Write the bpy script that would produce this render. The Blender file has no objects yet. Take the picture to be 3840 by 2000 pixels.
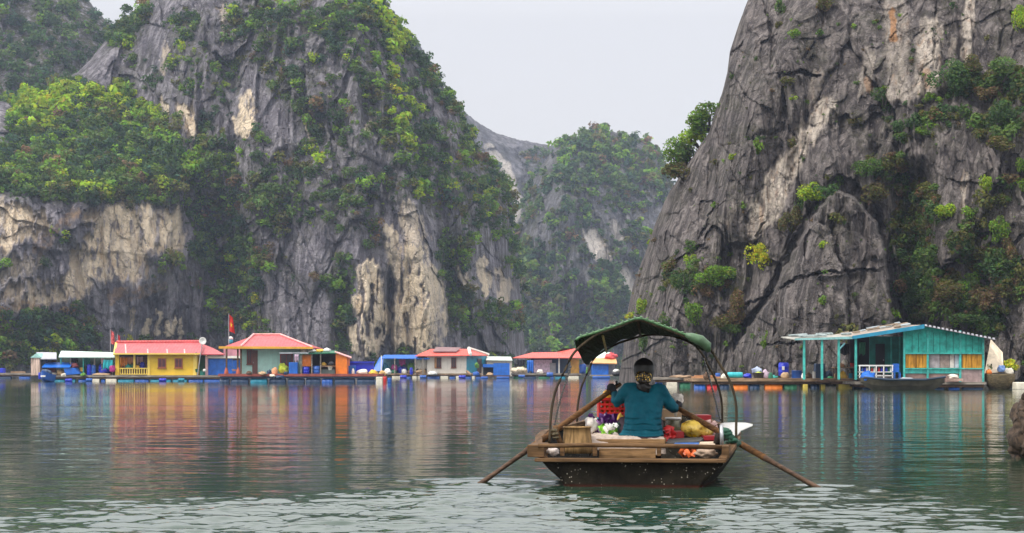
import bpy, bmesh, math, random
import numpy as np
from mathutils import Vector, Matrix

S = bpy.context.scene
COL = S.collection
F = 6400.0          # focal length in photo pixels (photo 3840 wide)
CX, HY, CH = 1920.0, 1390.0, 1.05   # centre column, horizon row, camera height
SUN_EL, SUN_AZ = math.radians(52), math.radians(238)   # azimuth clockwise from +Y: from the left, somewhat behind the camera

# ------------------------------------------------------------------ camera
cam = bpy.data.objects.new("camera", bpy.data.cameras.new("camera"))
COL.objects.link(cam)
cam.data.sensor_width = 36.0
cam.data.lens = 36.0 * F / 3840.0
cam.data.shift_y = (HY - 1000.0) / 3840.0
cam.data.clip_start = 0.1
cam.data.clip_end = 30000.0
cam.location = (0, 0, CH)
cam.rotation_euler = (math.radians(90), 0, 0)
S.camera = cam

# ------------------------------------------------------------------ world: pale overcast over a Nishita sky
W = bpy.data.worlds.new("World"); S.world = W; W.use_nodes = True
wn, wl = W.node_tree.nodes, W.node_tree.links
wn.clear()
sky = wn.new("ShaderNodeTexSky"); sky.sky_type = 'NISHITA'; sky.sun_disc = False
sky.sun_elevation = SUN_EL; sky.sun_rotation = SUN_AZ
sky.dust_density = 4.0; sky.air_density = 1.0
cloud = wn.new("ShaderNodeMix"); cloud.data_type = 'RGBA'
cloud.inputs[0].default_value = 0.93
bg = wn.new("ShaderNodeBackground"); bg.inputs[1].default_value = 0.10
wo = wn.new("ShaderNodeOutputWorld")
# an overcast dome is brighter overhead than at the horizon
wtc = wn.new("ShaderNodeTexCoord"); wsp = wn.new("ShaderNodeSeparateXYZ"); wl.new(wtc.outputs["Generated"], wsp.inputs[0])
wmr = wn.new("ShaderNodeMapRange"); wmr.inputs[1].default_value = 0.20; wmr.inputs[2].default_value = 0.48; wmr.inputs[3].default_value = 0.92; wmr.inputs[4].default_value = 2.3
wl.new(wsp.outputs[2], wmr.inputs[0])
wml = wn.new("ShaderNodeMix"); wml.data_type = 'RGBA'; wml.blend_type = 'MULTIPLY'; wml.inputs[0].default_value = 1.0
wml.inputs[6].default_value = (6.3, 6.22, 6.2, 1); wl.new(wmr.outputs[0], wml.inputs[7]); wl.new(wml.outputs[2], cloud.inputs[7])
wl.new(sky.outputs[0], cloud.inputs[6]); wl.new(cloud.outputs[2], bg.inputs[0]); wl.new(bg.outputs[0], wo.inputs[0])

sun = bpy.data.objects.new("sun", bpy.data.lights.new("sun", 'SUN'))
COL.objects.link(sun)
sun.data.energy = 2.0; sun.data.angle = math.radians(10); sun.data.color = (1.0, 0.95, 0.86)
sd = Vector((math.sin(SUN_AZ) * math.cos(SUN_EL), math.cos(SUN_AZ) * math.cos(SUN_EL), math.sin(SUN_EL)))
sun.rotation_euler = sd.to_track_quat('Z', 'Y').to_euler()
sun.location = (0, 0, 200)

S.view_settings.view_transform = 'Standard'; S.view_settings.look = 'None'
S.view_settings.exposure = 0.55; S.view_settings.gamma = 1.0
S.render.engine = 'CYCLES'
S.cycles.max_bounces = 8; S.cycles.diffuse_bounces = 3; S.cycles.glossy_bounces = 4
S.cycles.transparent_max_bounces = 8; S.cycles.volume_bounces = 1
S.cycles.use_denoising = True; S.cycles.denoising_prefilter = 'ACCURATE'

rnd = random.Random(7)

# ------------------------------------------------------------------ helpers
def PX(px, D): return (px - CX) / F * D
def PZ(py, D): return CH - (py - HY) / F * D
def P(px, py, D): return Vector((PX(px, D), D, PZ(py, D)))
def WD(py): return F * CH / (py - HY)      # distance of the water seen at photo row py

def tag(o, label=None, cat=None, group=None, kind=None):
    if label: o["label"] = label
    if cat: o["category"] = cat
    if group: o["group"] = group
    if kind: o["kind"] = kind
    return o

def empty(name, loc, label=None, cat=None, group=None, rz=0.0):
    o = bpy.data.objects.new(name, None); COL.objects.link(o)
    o.location = loc; o.rotation_euler = (0, 0, rz); o.empty_display_size = 0.2
    return tag(o, label, cat, group)

def mesh_obj(name, verts, faces, mat=None, parent=None, smooth=False):
    me = bpy.data.meshes.new(name)
    me.from_pydata([tuple(v) for v in verts], [], faces)
    me.validate(); me.update()
    if mat: me.materials.append(mat)
    if smooth: me.polygons.foreach_set("use_smooth", [True] * len(me.polygons))
    o = bpy.data.objects.new(name, me); COL.objects.link(o)
    if parent: o.parent = parent
    return o

def np_mesh(name, V, Q, mat=None, parent=None, smooth=False, attrs=None, cattrs=None):
    """fast quad mesh from arrays"""
    me = bpy.data.meshes.new(name)
    V = np.asarray(V, np.float32); Q = np.asarray(Q, np.int32)
    me.vertices.add(len(V)); me.vertices.foreach_set("co", V.ravel())
    k = Q.shape[1]
    me.loops.add(Q.size); me.loops.foreach_set("vertex_index", Q.ravel())
    me.polygons.add(len(Q))
    me.polygons.foreach_set("loop_start", np.arange(0, Q.size, k, dtype=np.int32))
    me.polygons.foreach_set("use_smooth", np.full(len(Q), bool(smooth)))
    me.update(calc_edges=True)
    for n, a in (attrs or {}).items():
        at = me.attributes.new(n, 'FLOAT', 'POINT'); at.data.foreach_set("value", np.asarray(a, np.float32).ravel())
    for n, a in (cattrs or {}).items():
        at = me.attributes.new(n, 'FLOAT_COLOR', 'POINT')
        a = np.asarray(a, np.float32)
        if a.shape[1] == 3: a = np.concatenate([a, np.ones((len(a), 1), np.float32)], 1)
        at.data.foreach_set("color", a.ravel())
    if mat: me.materials.append(mat)
    o = bpy.data.objects.new(name, me); COL.objects.link(o)
    if parent: o.parent = parent
    return o

# --- numpy noise
def _h(ix, iy, iz, seed):
    n = (ix.astype(np.int64) * 374761393 + iy.astype(np.int64) * 668265263 + iz.astype(np.int64) * 2147483647 + seed * 974711) & 0xFFFFFFFF
    n = ((n ^ (n >> 13)) * 1274126177) & 0xFFFFFFFF
    n = ((n ^ (n >> 16)) * 2246822519) & 0xFFFFFFFF
    return ((n ^ (n >> 15)) & 0xFFFFFF) / float(0xFFFFFF)
def vn(x, y, z=None, seed=0):
    """value noise -1..1"""
    x = np.asarray(x, float); y = np.asarray(y, float)
    z = np.zeros_like(x) if z is None else np.asarray(z, float)
    ix, iy, iz = np.floor(x), np.floor(y), np.floor(z)
    fx, fy, fz = x - ix, y - iy, z - iz
    fx = fx * fx * fx * (fx * (fx * 6 - 15) + 10); fy = fy * fy * fy * (fy * (fy * 6 - 15) + 10); fz = fz * fz * (3 - 2 * fz)
    r = 0
    flat = not np.any(z)
    for dz in ((0,) if flat else (0, 1)):
        wz = 1.0 if flat else (fz if dz else 1 - fz)
        for dy in (0, 1):
            wy = fy if dy else 1 - fy
            for dx in (0, 1):
                wx = fx if dx else 1 - fx
                r = r + _h(ix + dx, iy + dy, iz + dz, seed) * wx * wy * wz
    return r * 2 - 1
def fbm(x, y, seed=0, oct=4, gain=0.5):
    r = 0; a = 1.0; t = 0
    for i in range(oct):
        r = r + a * vn(x * 2 ** i + 17.3 * i, y * 2 ** i + 5.1 * i, None, seed + i * 31); t += a; a *= gain
    return r / t
def ridge(x, y, seed=0, oct=2):
    r = 0; a = 1.0; t = 0
    for i in range(oct):
        r = r + a * (1 - 2 * np.abs(vn(x * 2 ** i, y * 2 ** i, None, seed + i * 7))); t += a; a *= .5
    return r / t
def facets(u, v, seed, crack=.5):
    """fractured rock: one randomly set and tilted plane per cell, a fissure along every border"""
    iu, iv = np.floor(u), np.floor(v); z0 = np.zeros_like(iu)
    d1 = np.full(u.shape, 9.0); d2 = d1.copy(); off = z0.copy()
    for a in (-1, 0, 1):
        for b in (-1, 0, 1):
            cu, cv = iu + a, iv + b
            fu = cu + .1 + .8 * _h(cu, cv, z0, seed); fv = cv + .1 + .8 * _h(cu, cv, z0, seed + 1)
            du, dv = u - fu, v - fv; d = np.hypot(du, dv)
            o = (_h(cu, cv, z0, seed + 2) * 2 - 1) + 1.3 * du * (_h(cu, cv, z0, seed + 3) * 2 - 1) + .9 * dv * (_h(cu, cv, z0, seed + 4) * 2 - .6)
            near = d < d1
            d2 = np.where(near, d1, np.minimum(d2, d)); off = np.where(near, o, off); d1 = np.where(near, d, d1)
    return off + crack * (1 - sstep(0, .10, d2 - d1)) * (1.2 * vn(u * .4, v * .4, None, seed + 9)).clip(0, 1)
def sstep(a, b, x):
    t = np.clip((x - a) / (b - a), 0, 1); return t * t * (3 - 2 * t)

# --- node material helpers
def newmat(name):
    m = bpy.data.materials.new(name); m.use_nodes = True
    nt = m.node_tree; nt.nodes.clear()
    out = nt.nodes.new("ShaderNodeOutputMaterial")
    b = nt.nodes.new("ShaderNodeBsdfPrincipled")
    nt.links.new(b.outputs[0], out.inputs[0])
    return m, nt, b, out
def N(nt, t, **kw):
    n = nt.nodes.new(t)
    for k, v in kw.items():
        if k.startswith("i_"):
            n.inputs[int(k[2:])].default_value = v
        else: setattr(n, k, v)
    return n
def mixc(nt, fac, a, b, mode='MIX'):
    n = nt.nodes.new("ShaderNodeMix"); n.data_type = 'RGBA'; n.blend_type = mode
    for s, v in ((0, fac), (6, a), (7, b)):
        if isinstance(v, bpy.types.NodeSocket): nt.links.new(v, n.inputs[s])
        elif s == 0: n.inputs[0].default_value = v
        else: n.inputs[s].default_value = tuple(v) + (1,) if len(v) == 3 else v
    return n.outputs[2]
def mathn(nt, op, a, b=None, clamp=False):
    n = nt.nodes.new("ShaderNodeMath"); n.operation = op; n.use_clamp = clamp
    for s, v in ((0, a), (1, b)):
        if v is None: continue
        if isinstance(v, bpy.types.NodeSocket): nt.links.new(v, n.inputs[s])
        else: n.inputs[s].default_value = v
    return n.outputs[0]
def coords(nt, scale=(1, 1, 1), rot=(0, 0, 0), kind="Object"):
    tc = nt.nodes.new("ShaderNodeTexCoord"); mp = nt.nodes.new("ShaderNodeMapping")
    mp.inputs[3].default_value = scale; mp.inputs[2].default_value = rot
    nt.links.new(tc.outputs[kind], mp.inputs[0]); return mp.outputs[0]
def noise(nt, co, scale, detail=3, rough=.55, dist=0.0):
    n = nt.nodes.new("ShaderNodeTexNoise"); n.inputs["Scale"].default_value = scale
    n.inputs["Detail"].default_value = detail; n.inputs["Roughness"].default_value = rough; n.inputs["Distortion"].default_value = dist
    nt.links.new(co, n.inputs[0]); return n.outputs[0]
def ramp(nt, fac, lo, hi):
    n = nt.nodes.new("ShaderNodeMapRange"); n.inputs[1].default_value = lo; n.inputs[2].default_value = hi
    n.interpolation_type = 'SMOOTHSTEP'
    nt.links.new(fac, n.inputs[0]); return n.outputs[0]
def attr(nt, name):
    n = nt.nodes.new("ShaderNodeAttribute"); n.attribute_name = name; return n
def bump(nt, b, h, strength, dist):
    n = nt.nodes.new("ShaderNodeBump"); n.inputs["Strength"].default_value = strength; n.inputs["Distance"].default_value = dist
    nt.links.new(h, n.inputs["Height"]); nt.links.new(n.outputs[0], b.inputs["Normal"]); return n

# ------------------------------------------------------------------ rock, foliage and water materials
def rock_mat(name, sc, dark, light, cream, orange):
    m, nt, b, out = newmat(name)
    cv = coords(nt, (1 / sc, 1 / sc, .16 / sc)); ci = coords(nt, (1 / sc,) * 3); ch = coords(nt, (.35 / sc, .35 / sc, 1 / sc))
    st = noise(nt, cv, 1.6, 6, .62, .6)          # vertical stain streaks
    st2 = noise(nt, cv, 5.0, 4, .6, .3)
    bl = noise(nt, ci, .55, 6, .6)
    gr = noise(nt, ci, 4.0, 6, .68)
    base = mixc(nt, ramp(nt, st, .38, .66), dark, light)
    base = mixc(nt, ramp(nt, bl, .45, .75), base, tuple(.62 * c for c in dark))
    base = mixc(nt, mathn(nt, 'MULTIPLY', ramp(nt, st2, .60, .74), .55), base, tuple(min(1, 1.9 * c) for c in light))
    # fresh pale faces
    pc = mixc(nt, mathn(nt, "MULTIPLY", ramp(nt, bl, .42, .7), .5), cream, tuple(.8 * c for c in cream))
    pc = mixc(nt, mathn(nt, 'MULTIPLY', ramp(nt, noise(nt, cv, 2.3, 4, .55), .52, .7), .7), pc, tuple(.62 * a_ + .38 * b_ for a_, b_ in zip(orange, cream)))
    pc = mixc(nt, mathn(nt, 'MULTIPLY', ramp(nt, st2, .57, .68), .8), pc, tuple(1.7 * c for c in dark))
    pc = mixc(nt, mathn(nt, 'MULTIPLY', ramp(nt, gr, .54, .70), .6), pc, tuple(c * .48 for c in cream))
    pf = attr(nt, "pale").outputs["Fac"]
    base = mixc(nt, pf, base, pc)
    base = mixc(nt, attr(nt, "rust").outputs["Fac"], base, orange)
    # moss / low scrub in the rock
    vf = mathn(nt, 'MULTIPLY', attr(nt, "veg").outputs["Fac"], ramp(nt, noise(nt, ci, 2.2, 5, .65), .35, .6))
    moss = mixc(nt, noise(nt, ci, 1.3, 3), (.030, .050, .016), (.095, .085, .035))
    base = mixc(nt, vf, base, moss)
    # fissures
    vo = nt.nodes.new("ShaderNodeTexVoronoi"); vo.feature = 'DISTANCE_TO_EDGE'; vo.inputs["Scale"].default_value = .9
    wv = N(nt, "ShaderNodeVectorMath", operation='ADD'); nz = nt.nodes.new("ShaderNodeTexNoise"); nz.inputs["Scale"].default_value = 1.2; nz.inputs["Detail"].default_value = 4
    nt.links.new(ci, nz.inputs[0]); nt.links.new(cv, wv.inputs[0]); nt.links.new(nz.outputs[1], wv.inputs[1]); nt.links.new(wv.outputs[0], vo.inputs[0])
    cr = ramp(nt, vo.outputs["Distance"], 0.0, .05)
    base = mixc(nt, mathn(nt, 'MULTIPLY', mathn(nt, 'SUBTRACT', 1.0, cr), .22), base, tuple(.35 * c for c in dark))
    nt.links.new(base, b.inputs["Base Color"]); b.inputs["Roughness"].default_value = .9
    b.inputs["Specular IOR Level"].default_value = .2
    h = mathn(nt, 'ADD', mathn(nt, 'MULTIPLY', st2, .8), mathn(nt, 'MULTIPLY', gr, .7))
    h = mathn(nt, 'ADD', h, mathn(nt, 'MULTIPLY', cr, .2))
    h = mathn(nt, 'ADD', h, mathn(nt, 'MULTIPLY', noise(nt, ch, 2.4, 4, .6), .5))
    bump(nt, b, h, .9, .55 * sc)
    return m
M_ROCK_L = rock_mat("rock_grey_left", 3.2, (.115, .105, .125), (.34, .315, .345), (.88, .72, .52), (.47, .28, .12))
M_ROCK_R = rock_mat("rock_grey_right", 1.25, (.074, .063, .062), (.262, .228, .216), (.60, .52, .44), (.45, .22, .09))
M_ROCK_F = rock_mat("rock_far", 6.0, (.10, .10, .11), (.24, .23, .25), (.78, .70, .62), (.40, .27, .16))

def leaf_mat():
    m, nt, b, out = newmat("foliage")
    a = attr(nt, "leaf_color")
    nt.links.new(a.outputs["Color"], b.inputs["Base Color"]); b.inputs["Roughness"].default_value = .6
    b.inputs["Specular IOR Level"].default_value = .25
    tr = nt.nodes.new("ShaderNodeBsdfTranslucent"); nt.links.new(a.outputs["Color"], tr.inputs[0])
    mx = nt.nodes.new("ShaderNodeMixShader"); mx.inputs[0].default_value = .42
    nt.links.new(b.outputs[0], mx.inputs[1]); nt.links.new(tr.outputs[0], mx.inputs[2]); nt.links.new(mx.outputs[0], out.inputs[0])
    return m
M_LEAF = leaf_mat()

# ------------------------------------------------------------------ hills
Q2 = 3840.0 / 2576.0       # outlines below are in a 2576-wide reading of the photograph
def caps(p, q, segs):
    """max over soft capsules (x1,y1,x2,y2,halfwidth,strength)"""
    r = np.zeros_like(p)
    for x1, y1, x2, y2, w, s in segs:
        dx, dy = x2 - x1, y2 - y1; L = dx * dx + dy * dy + 1e-6
        t = np.clip(((p - x1) * dx + (q - y1) * dy) / L, 0, 1)
        d = np.hypot(p - x1 - t * dx, q - y1 - t * dy) / w
        r = np.maximum(r, s * sstep(1.25, .75, d))
    return r
def inpoly(p, q, poly):
    r = np.zeros(p.shape, bool); n = len(poly)
    for i in range(n):
        x1, y1 = poly[i]; x2, y2 = poly[(i + 1) % n]
        c = ((y1 > q) != (y2 > q)) & (p < (x2 - x1) * (q - y1) / (y2 - y1 + 1e-9) + x1)
        r ^= c
    return r.astype(float)

class Hill: pass
def build_hill(name, label, outline, depth, lean, Rr, nc, nr, sc, amps, mat, seed, shape=None, masks=None, back=60, jag=4, flat=.5):
    o = np.array(outline, float)
    pp = np.linspace(o[0, 0], o[-1, 0], 6000); tp = np.interp(pp, o[:, 0], o[:, 1])
    L = np.concatenate([[0], np.cumsum(np.hypot(np.diff(pp), .35 * np.diff(tp)))])
    p = np.interp(np.linspace(0, L[-1], nc), L, pp)
    top = np.interp(p, o[:, 0], o[:, 1])
    top = top + jag * fbm(p / 22, p * 0 + 3.3, seed + 5, 5, .62)
    d0 = np.interp(p, [d[0] for d in depth], [d[1] for d in depth])
    base = (HY + F * (CH + 2.0) / d0) / Q2            # two metres under water
    top = np.minimum(top, base - 2)
    s = np.linspace(0, 1, nr)[:, None]
    Pq = np.repeat(p[None], nr, 0); Qq = base[None] + s * (top - base)[None]
    hz = CH - (Qq * Q2 - HY) / F * d0[None]
    X = (Pq * Q2 - CX) / F * d0[None]; Z = hz
    D = d0[None] + lean * np.maximum(hz, 0) + Rr * (1 - np.sqrt(np.clip(1 - s ** 3, 0, 1)))
    A = amps
    wx = X + 1.2 * sc * fbm(X / (3 * sc), Z / (5 * sc), seed + 90, 3)
    fade = .35 + .65 * sstep(0, .08, 1 - s)
    nz = A[0] * fbm(X / (9 * sc), Z / (13 * sc), seed, 3)
    nz = nz - A[1] * ridge(wx / (2.3 * sc), Z / (14 * sc), seed + 11, 3)
    nz = nz - A[2] * ridge((X + .35 * sc * fbm(X / sc, Z / (4 * sc), seed + 31, 2)) / (.62 * sc), Z / (7 * sc), seed + 23, 3) * sstep(-.25, .35, fbm(X / (5 * sc), Z / (7 * sc), seed + 24, 2))
    led = Z / (3.4 * sc) + 1.3 * fbm(X / (6 * sc), Z / (9 * sc), seed + 41, 3)
    fr = led - np.floor(led)
    nz = nz + A[3] * (sstep(0, .8, fr) - sstep(.86, 1.0, fr) - .4) * (.4 + .6 * vn(X / (5 * sc), np.floor(led) * 3.1, None, seed + 3))
    jx, jz = X + .22 * sc * fbm(X / (1.0 * sc), Z / (1.0 * sc), seed + 71, 3), Z + .6 * sc * fbm(X / (1.3 * sc), Z / (1.3 * sc), seed + 72, 3)
    nz = nz + 1.25 * A[4] * facets(jx / (3.6 * sc), jz / (8.5 * sc), seed + 101, .45) + .55 * A[4] * facets((jx + .25 * jz) / (1.5 * sc), jz / (4.2 * sc), seed + 131, .35) + .22 * A[4] * facets(jx / (.55 * sc), jz / (1.5 * sc), seed + 161, .25) + .16 * A[4] * fbm(X / (.3 * sc), Z / (.5 * sc), seed + 181, 3, .6)
    mk = masks(Pq, Qq, X, Z) if masks else {}
    if "pale" in mk: nz = nz * (1 - flat * mk["pale"])
    D = D + fade * nz
    if shape is not None: D = D + shape(Pq, Qq, X, Z)
    Xw = (Pq * Q2 - CX) / F * D; Zw = CH - (Qq * Q2 - HY) / F * D
    pale, veg, rust = [mk.get(k, np.zeros_like(X)) for k in ("pale", "veg", "rust")]
    G = np.stack([Xw, D, Zw], -1)
    # the far side of the hill
    rows = [G]; at = {"pale": [pale], "veg": [veg], "rust": [rust]}
    for k in (.12, .3, .55, .8, 1.0):
        b = G[-1].copy(); b[:, 1] += k * back; b[:, 2] = -2 + (b[:, 2] + 2) * (1 - k ** 1.6); b[:, 0] *= b[:, 1] / G[-1][:, 1]
        rows.append(b[None])
        for a, v in (("pale", pale), ("veg", veg), ("rust", rust)): at[a].append(v[-1:] * 0 + (.6 if a == "veg" else 0))
    G2 = np.concatenate(rows, 0); R = G2.shape[0]
    idx = np.arange(R * nc).reshape(R, nc)
    Qd = np.stack([idx[:-1, :-1], idx[:-1, 1:], idx[1:, 1:], idx[1:, :-1]], -1).reshape(-1, 4)
    ob = np_mesh(name, G2.reshape(-1, 3), Qd, mat, None, True, {k: np.concatenate(v, 0) for k, v in at.items()})
    tag(ob, label, "hill", None, "structure")
    H = Hill(); H.ob = ob; H.pa = np.abs(np.gradient(Pq, axis=1) * np.gradient(Qq, axis=0)); H.G = G; H.P = Pq; H.Q = Qq; H.veg = veg; H.pale = pale
    du = np.gradient(G, axis=1); dv = np.gradient(G, axis=0)
    n = np.cross(du, dv); H.ar = np.linalg.norm(n, axis=-1); n = n / np.maximum(H.ar[..., None], 1e-9)
    H.n = n
    return H
def hill_at(H, q_x, q_y):
    i = np.argmin((H.P - q_x) ** 2 + (H.Q - q_y) ** 2)
    return Vector(H.G.reshape(-1, 3)[i]), Vector(H.n.reshape(-1, 3)[i])

# --- main hill on the left
OUT_L = [(-330, 400), (-200, 330), (0, 258), (100, 238), (200, 180), (262, 108), (290, 74), (330, 40), (360, 8), (400, -30), (450, -52), (560, -74), (700, -82), (800, -70),
         (880, -48), (945, 0), (1000, 75), (1050, 130), (1100, 200), (1135, 240), (1180, 330), (1215, 398), (1255, 430), (1280, 480), (1290, 560), (1303, 640), (1311, 740), (1319, 860), (1323, 960)]
VEG_L = [(1000, 80, 1110, 215, 30, .95), (1130, 250, 1190, 345, 26, .95), (1190, 350, 1270, 470, 34, .95), (1275, 500, 1300, 640, 16, .8), (300, 90, 370, 20, 40, .9), (430, 60, 520, 200, 40, .55), (930, 10, 990, 70, 34, .95), (640, 440, 800, 520, 50, .45), (430, 420, 520, 470, 50, .9), (150, 330, 330, 400, 130, 1.0), (0, 430, 400, 470, 62, 1.0), (500, 560, 590, 650, 75, 1.0), (600, 700, 650, 800, 50, .8), (-40, 860, 170, 870, 75, 1.0), (1140, 640, 1140, 800, 42, .95),
         (1200, 790, 1280, 800, 36, .85), (850, 680, 870, 860, 40, .75), (1200, 420, 1250, 560, 45, .75), (480, 330, 600, 500, 60, .7), (860, 60, 1000, 250, 70, .6), (980, 250, 1120, 480, 80, .62),
         (700, 130, 860, 330, 80, .55), (600, 60, 760, 60, 50, .6), (720, 480, 980, 520, 90, .5), (660, 480, 700, 560, 40, .8), (560, 400, 800, 420, 50, .45), (200, 790, 230, 850, 30, .8)]
BARE_L = [(250, 590, 420, 590, 68, 1), (250, 650, 300, 690, 60, 1), (0, 560, 60, 600, 60, .9), (30, 740, 180, 720, 50, .9), (620, 250, 620, 310, 32, 1), (480, 270, 475, 330, 22, 1), (925, 690, 930, 850, 38, 1),
          (1040, 640, 1050, 830, 62, 1), (1235, 660, 1235, 730, 28, .9), (330, 790, 470, 800, 50, .9), (700, 760, 790, 830, 50, .75), (400, 0, 400, 150, 26, .8), (1000, 560, 1040, 600, 40, .7), (740, 600, 800, 640, 40, .6)]
PALE_L = [(252, 560, 425, 560, 36, 1), (250, 610, 428, 600, 40, 1), (250, 670, 330, 660, 42, 1), (20, 540, 90, 560, 34, .9), (0, 620, 40, 580, 30, .85), (40, 750, 190, 720, 34, .85), (0, 690, 90, 660, 22, .5), (195, 640, 190, 740, 18, .8),
          (620, 250, 620, 312, 26, 1), (598, 300, 610, 330, 16, .9), (470, 270, 482, 320, 20, .95), (490, 330, 480, 350, 12, .8), (415, 255, 412, 275, 9, .8), (930, 690, 930, 850, 34, 1), (900, 840, 920, 880, 26, .8),
          (1035, 650, 1045, 700, 40, .9), (1040, 740, 1045, 840, 50, 1), (985, 590, 1000, 690, 18, .75), (1075, 690, 1092, 800, 26, .9), (985, 810, 1060, 868, 34, .9), (898, 690, 905, 760, 12, .7), (960, 760, 965, 850, 12, .8), (1150, 690, 1180, 720, 16, .6), (1110, 830, 1095, 850, 20, .7), (1215, 650, 1220, 740, 12, .9), (1245, 690, 1270, 740, 18, .7), (1030, 540, 1045, 590, 26, .6),
          (372, 810, 365, 850, 9, .8), (400, 790, 395, 850, 7, .8), (430, 800, 418, 850, 10, .8), (452, 790, 450, 850, 7, .7), (330, 780, 335, 820, 6, .7), (415, 120, 418, 190, 9, .6), (560, 20, 565, 90, 7, .45), (940, 300, 935, 340, 8, .5), (772, 300, 774, 340, 6, .6)]
RUST_L = [(280, 750, 400, 720, 16, .55), (100, 620, 190, 540, 16, .5), (60, 770, 110, 800, 16, .5)]
def mask_L(p, q, X, Z):
    j = 24 * fbm(p / 26, q / 40, 501, 5, .6); k = 22 * fbm(p / 30, q / 34, 502, 5, .6)
    pp, qq = p + j, q + k
    pale = caps(pp, qq + 14 * vn(p / 7, q / 90, None, 77), PALE_L)
    veg = np.full_like(p, .24) + .66 * fbm(p / 45, q / 55, 503, 4)
    veg = np.where(q > 380, veg + .10, veg)
    veg = np.maximum(veg, caps(pp, qq, VEG_L))
    veg = veg * (1 - .97 * np.maximum(caps(pp, qq, BARE_L), pale * .97))
    return {"pale": pale * (.95 + .35 * vn(p / 9, q / 60, None, 78)).clip(0, 1) * (1 - .85 * sstep(.18, .5, fbm(p / 11, q / 38, 505, 4))), "veg": np.clip(veg, 0, 1), "rust": caps(pp, qq, RUST_L) * .5 * (1 + vn(p / 8, q / 8, None, 79))}
def shape_L(p, q, X, Z):
    d = np.zeros_like(p)
    # a wooded shelf on the left leaning back above a wall, a spur and gullies right of the middle
    w = sstep(520, 300, p)
    d += w * 30 * sstep(520, 230, q)
    d += -3 * np.exp(-((p - 345) / 120) ** 2) * sstep(470, 540, q) * sstep(780, 690, q)
    d += 7 * np.exp(-((p - 545 - (q - 560) * .25) / 75) ** 2) * sstep(420, 560, q)
    d += 8 * np.exp(-((p - 1135) / 26) ** 2) * sstep(560, 680, q)
    d += 6 * np.exp(-((p - 865) / 30) ** 2) * sstep(640, 740, q)
    d += -7 * np.exp(-((p - 1010 - (q - 400) * .18) / 35) ** 2) * sstep(150, 260, q)
    d += 5 * np.exp(-((p - 982) / 7) ** 2) * sstep(650, 720, q) * sstep(880, 840, q)
    return d
HL = build_hill("hill", "green and grey limestone karst with cream cliffs behind the yellow house", OUT_L,
                [(-330, 300), (0, 292), (500, 318), (900, 300), (1150, 318), (1270, 352), (1323, 392)], .22, 26, 900, 520, 3.2, (9, 3.4, 1.7, 1.6, 1.5), M_ROCK_L, 11, shape_L, mask_L, 120, 7, .45)
# --- wooded hill behind it in the corner
OUT_B = [(-500, -60), (-200, -80), (0, -76), (110, -60), (190, -24), (222, 2), (250, 34), (288, 72), (340, 150), (420, 300), (470, 500), (500, 900)]
HB = build_hill("hill", "dark wooded hill in the corner behind the green shelf", OUT_B, [(-500, 400), (500, 440)], .35, 40, 300, 260, 4, (10, 3, 1, 2, 1.4), M_ROCK_L, 37, None,
                lambda p, q, X, Z: {"veg": np.clip(1.1 + .4 * fbm(p / 40, q / 60, 9, 3), 0, 1), "pale": 0 * p}, 150, 7)
# --- hazy hills in the gap
OUT_M1 = [(900, -60), (1060, 120), (1100, 200), (1135, 248), (1180, 292), (1215, 318), (1250, 334), (1310, 354), (1390, 366), (1430, 372), (1500, 420), (1600, 560), (1680, 780), (1720, 930)]
def mask_M(p, q, X, Z):
    j = 10 * fbm(p / 20, q / 30, 601, 4)
    pale = caps(p + j, q + j, [(1490, 595, 1515, 640, 22, 1), (1575, 680, 1590, 720, 18, .9), (1300, 470, 1290, 540, 16, .5), (1540, 560, 1560, 600, 12, .4)])
    veg = np.clip(.55 + .55 * fbm(p / 35, q / 50, 602, 4), 0, 1)
    veg = np.maximum(veg, caps(p + j, q + j, [(1320, 640, 1360, 720, 40, 1), (1340, 820, 1480, 850, 60, 1), (1400, 440, 1330, 530, 16, .9), (1440, 400, 1600, 420, 50, .8), (1520, 720, 1560, 800, 40, .9)]))
    return {"pale": pale, "veg": veg * (1 - .95 * pale)}
HM1 = build_hill("hill", "bluish ridge sloping down in the gap between the two karsts", OUT_M1, [(900, 760), (1720, 820)], .3, 60, 420, 240, 7, (18, 6, 2, 3, 3), M_ROCK_F, 53, None, 
                 lambda p, q, X, Z: {"veg": np.clip(.35 + .6 * fbm(p / 35, q / 50, 612, 4), 0, 1), "pale": caps(p + 10 * fbm(p / 20, q / 30, 601, 4), q, [(1270, 420, 1300, 500, 14, .7), (1230, 370, 1260, 410, 10, .5)])}, 200, 6)
OUT_M2 = [(1180, 930), (1240, 760), (1290, 545), (1330, 480), (1352, 430), (1400, 372), (1425, 352), (1452, 346), (1478, 332), (1500, 322), (1540, 330), (1580, 342), (1625, 352), (1650, 372), (1664, 392), (1685, 440), (1705, 540), (1740, 700), (1800, 930)]
HM2 = build_hill("hill", "hazy domed hill with a rounded top filling the gap", OUT_M2, [(1180, 640), (1400, 590), (1800, 650)], .3, 55, 520, 380, 6, (15, 6, 3, 3, 3), M_ROCK_F, 71, None, mask_M, 200, 9)
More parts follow.
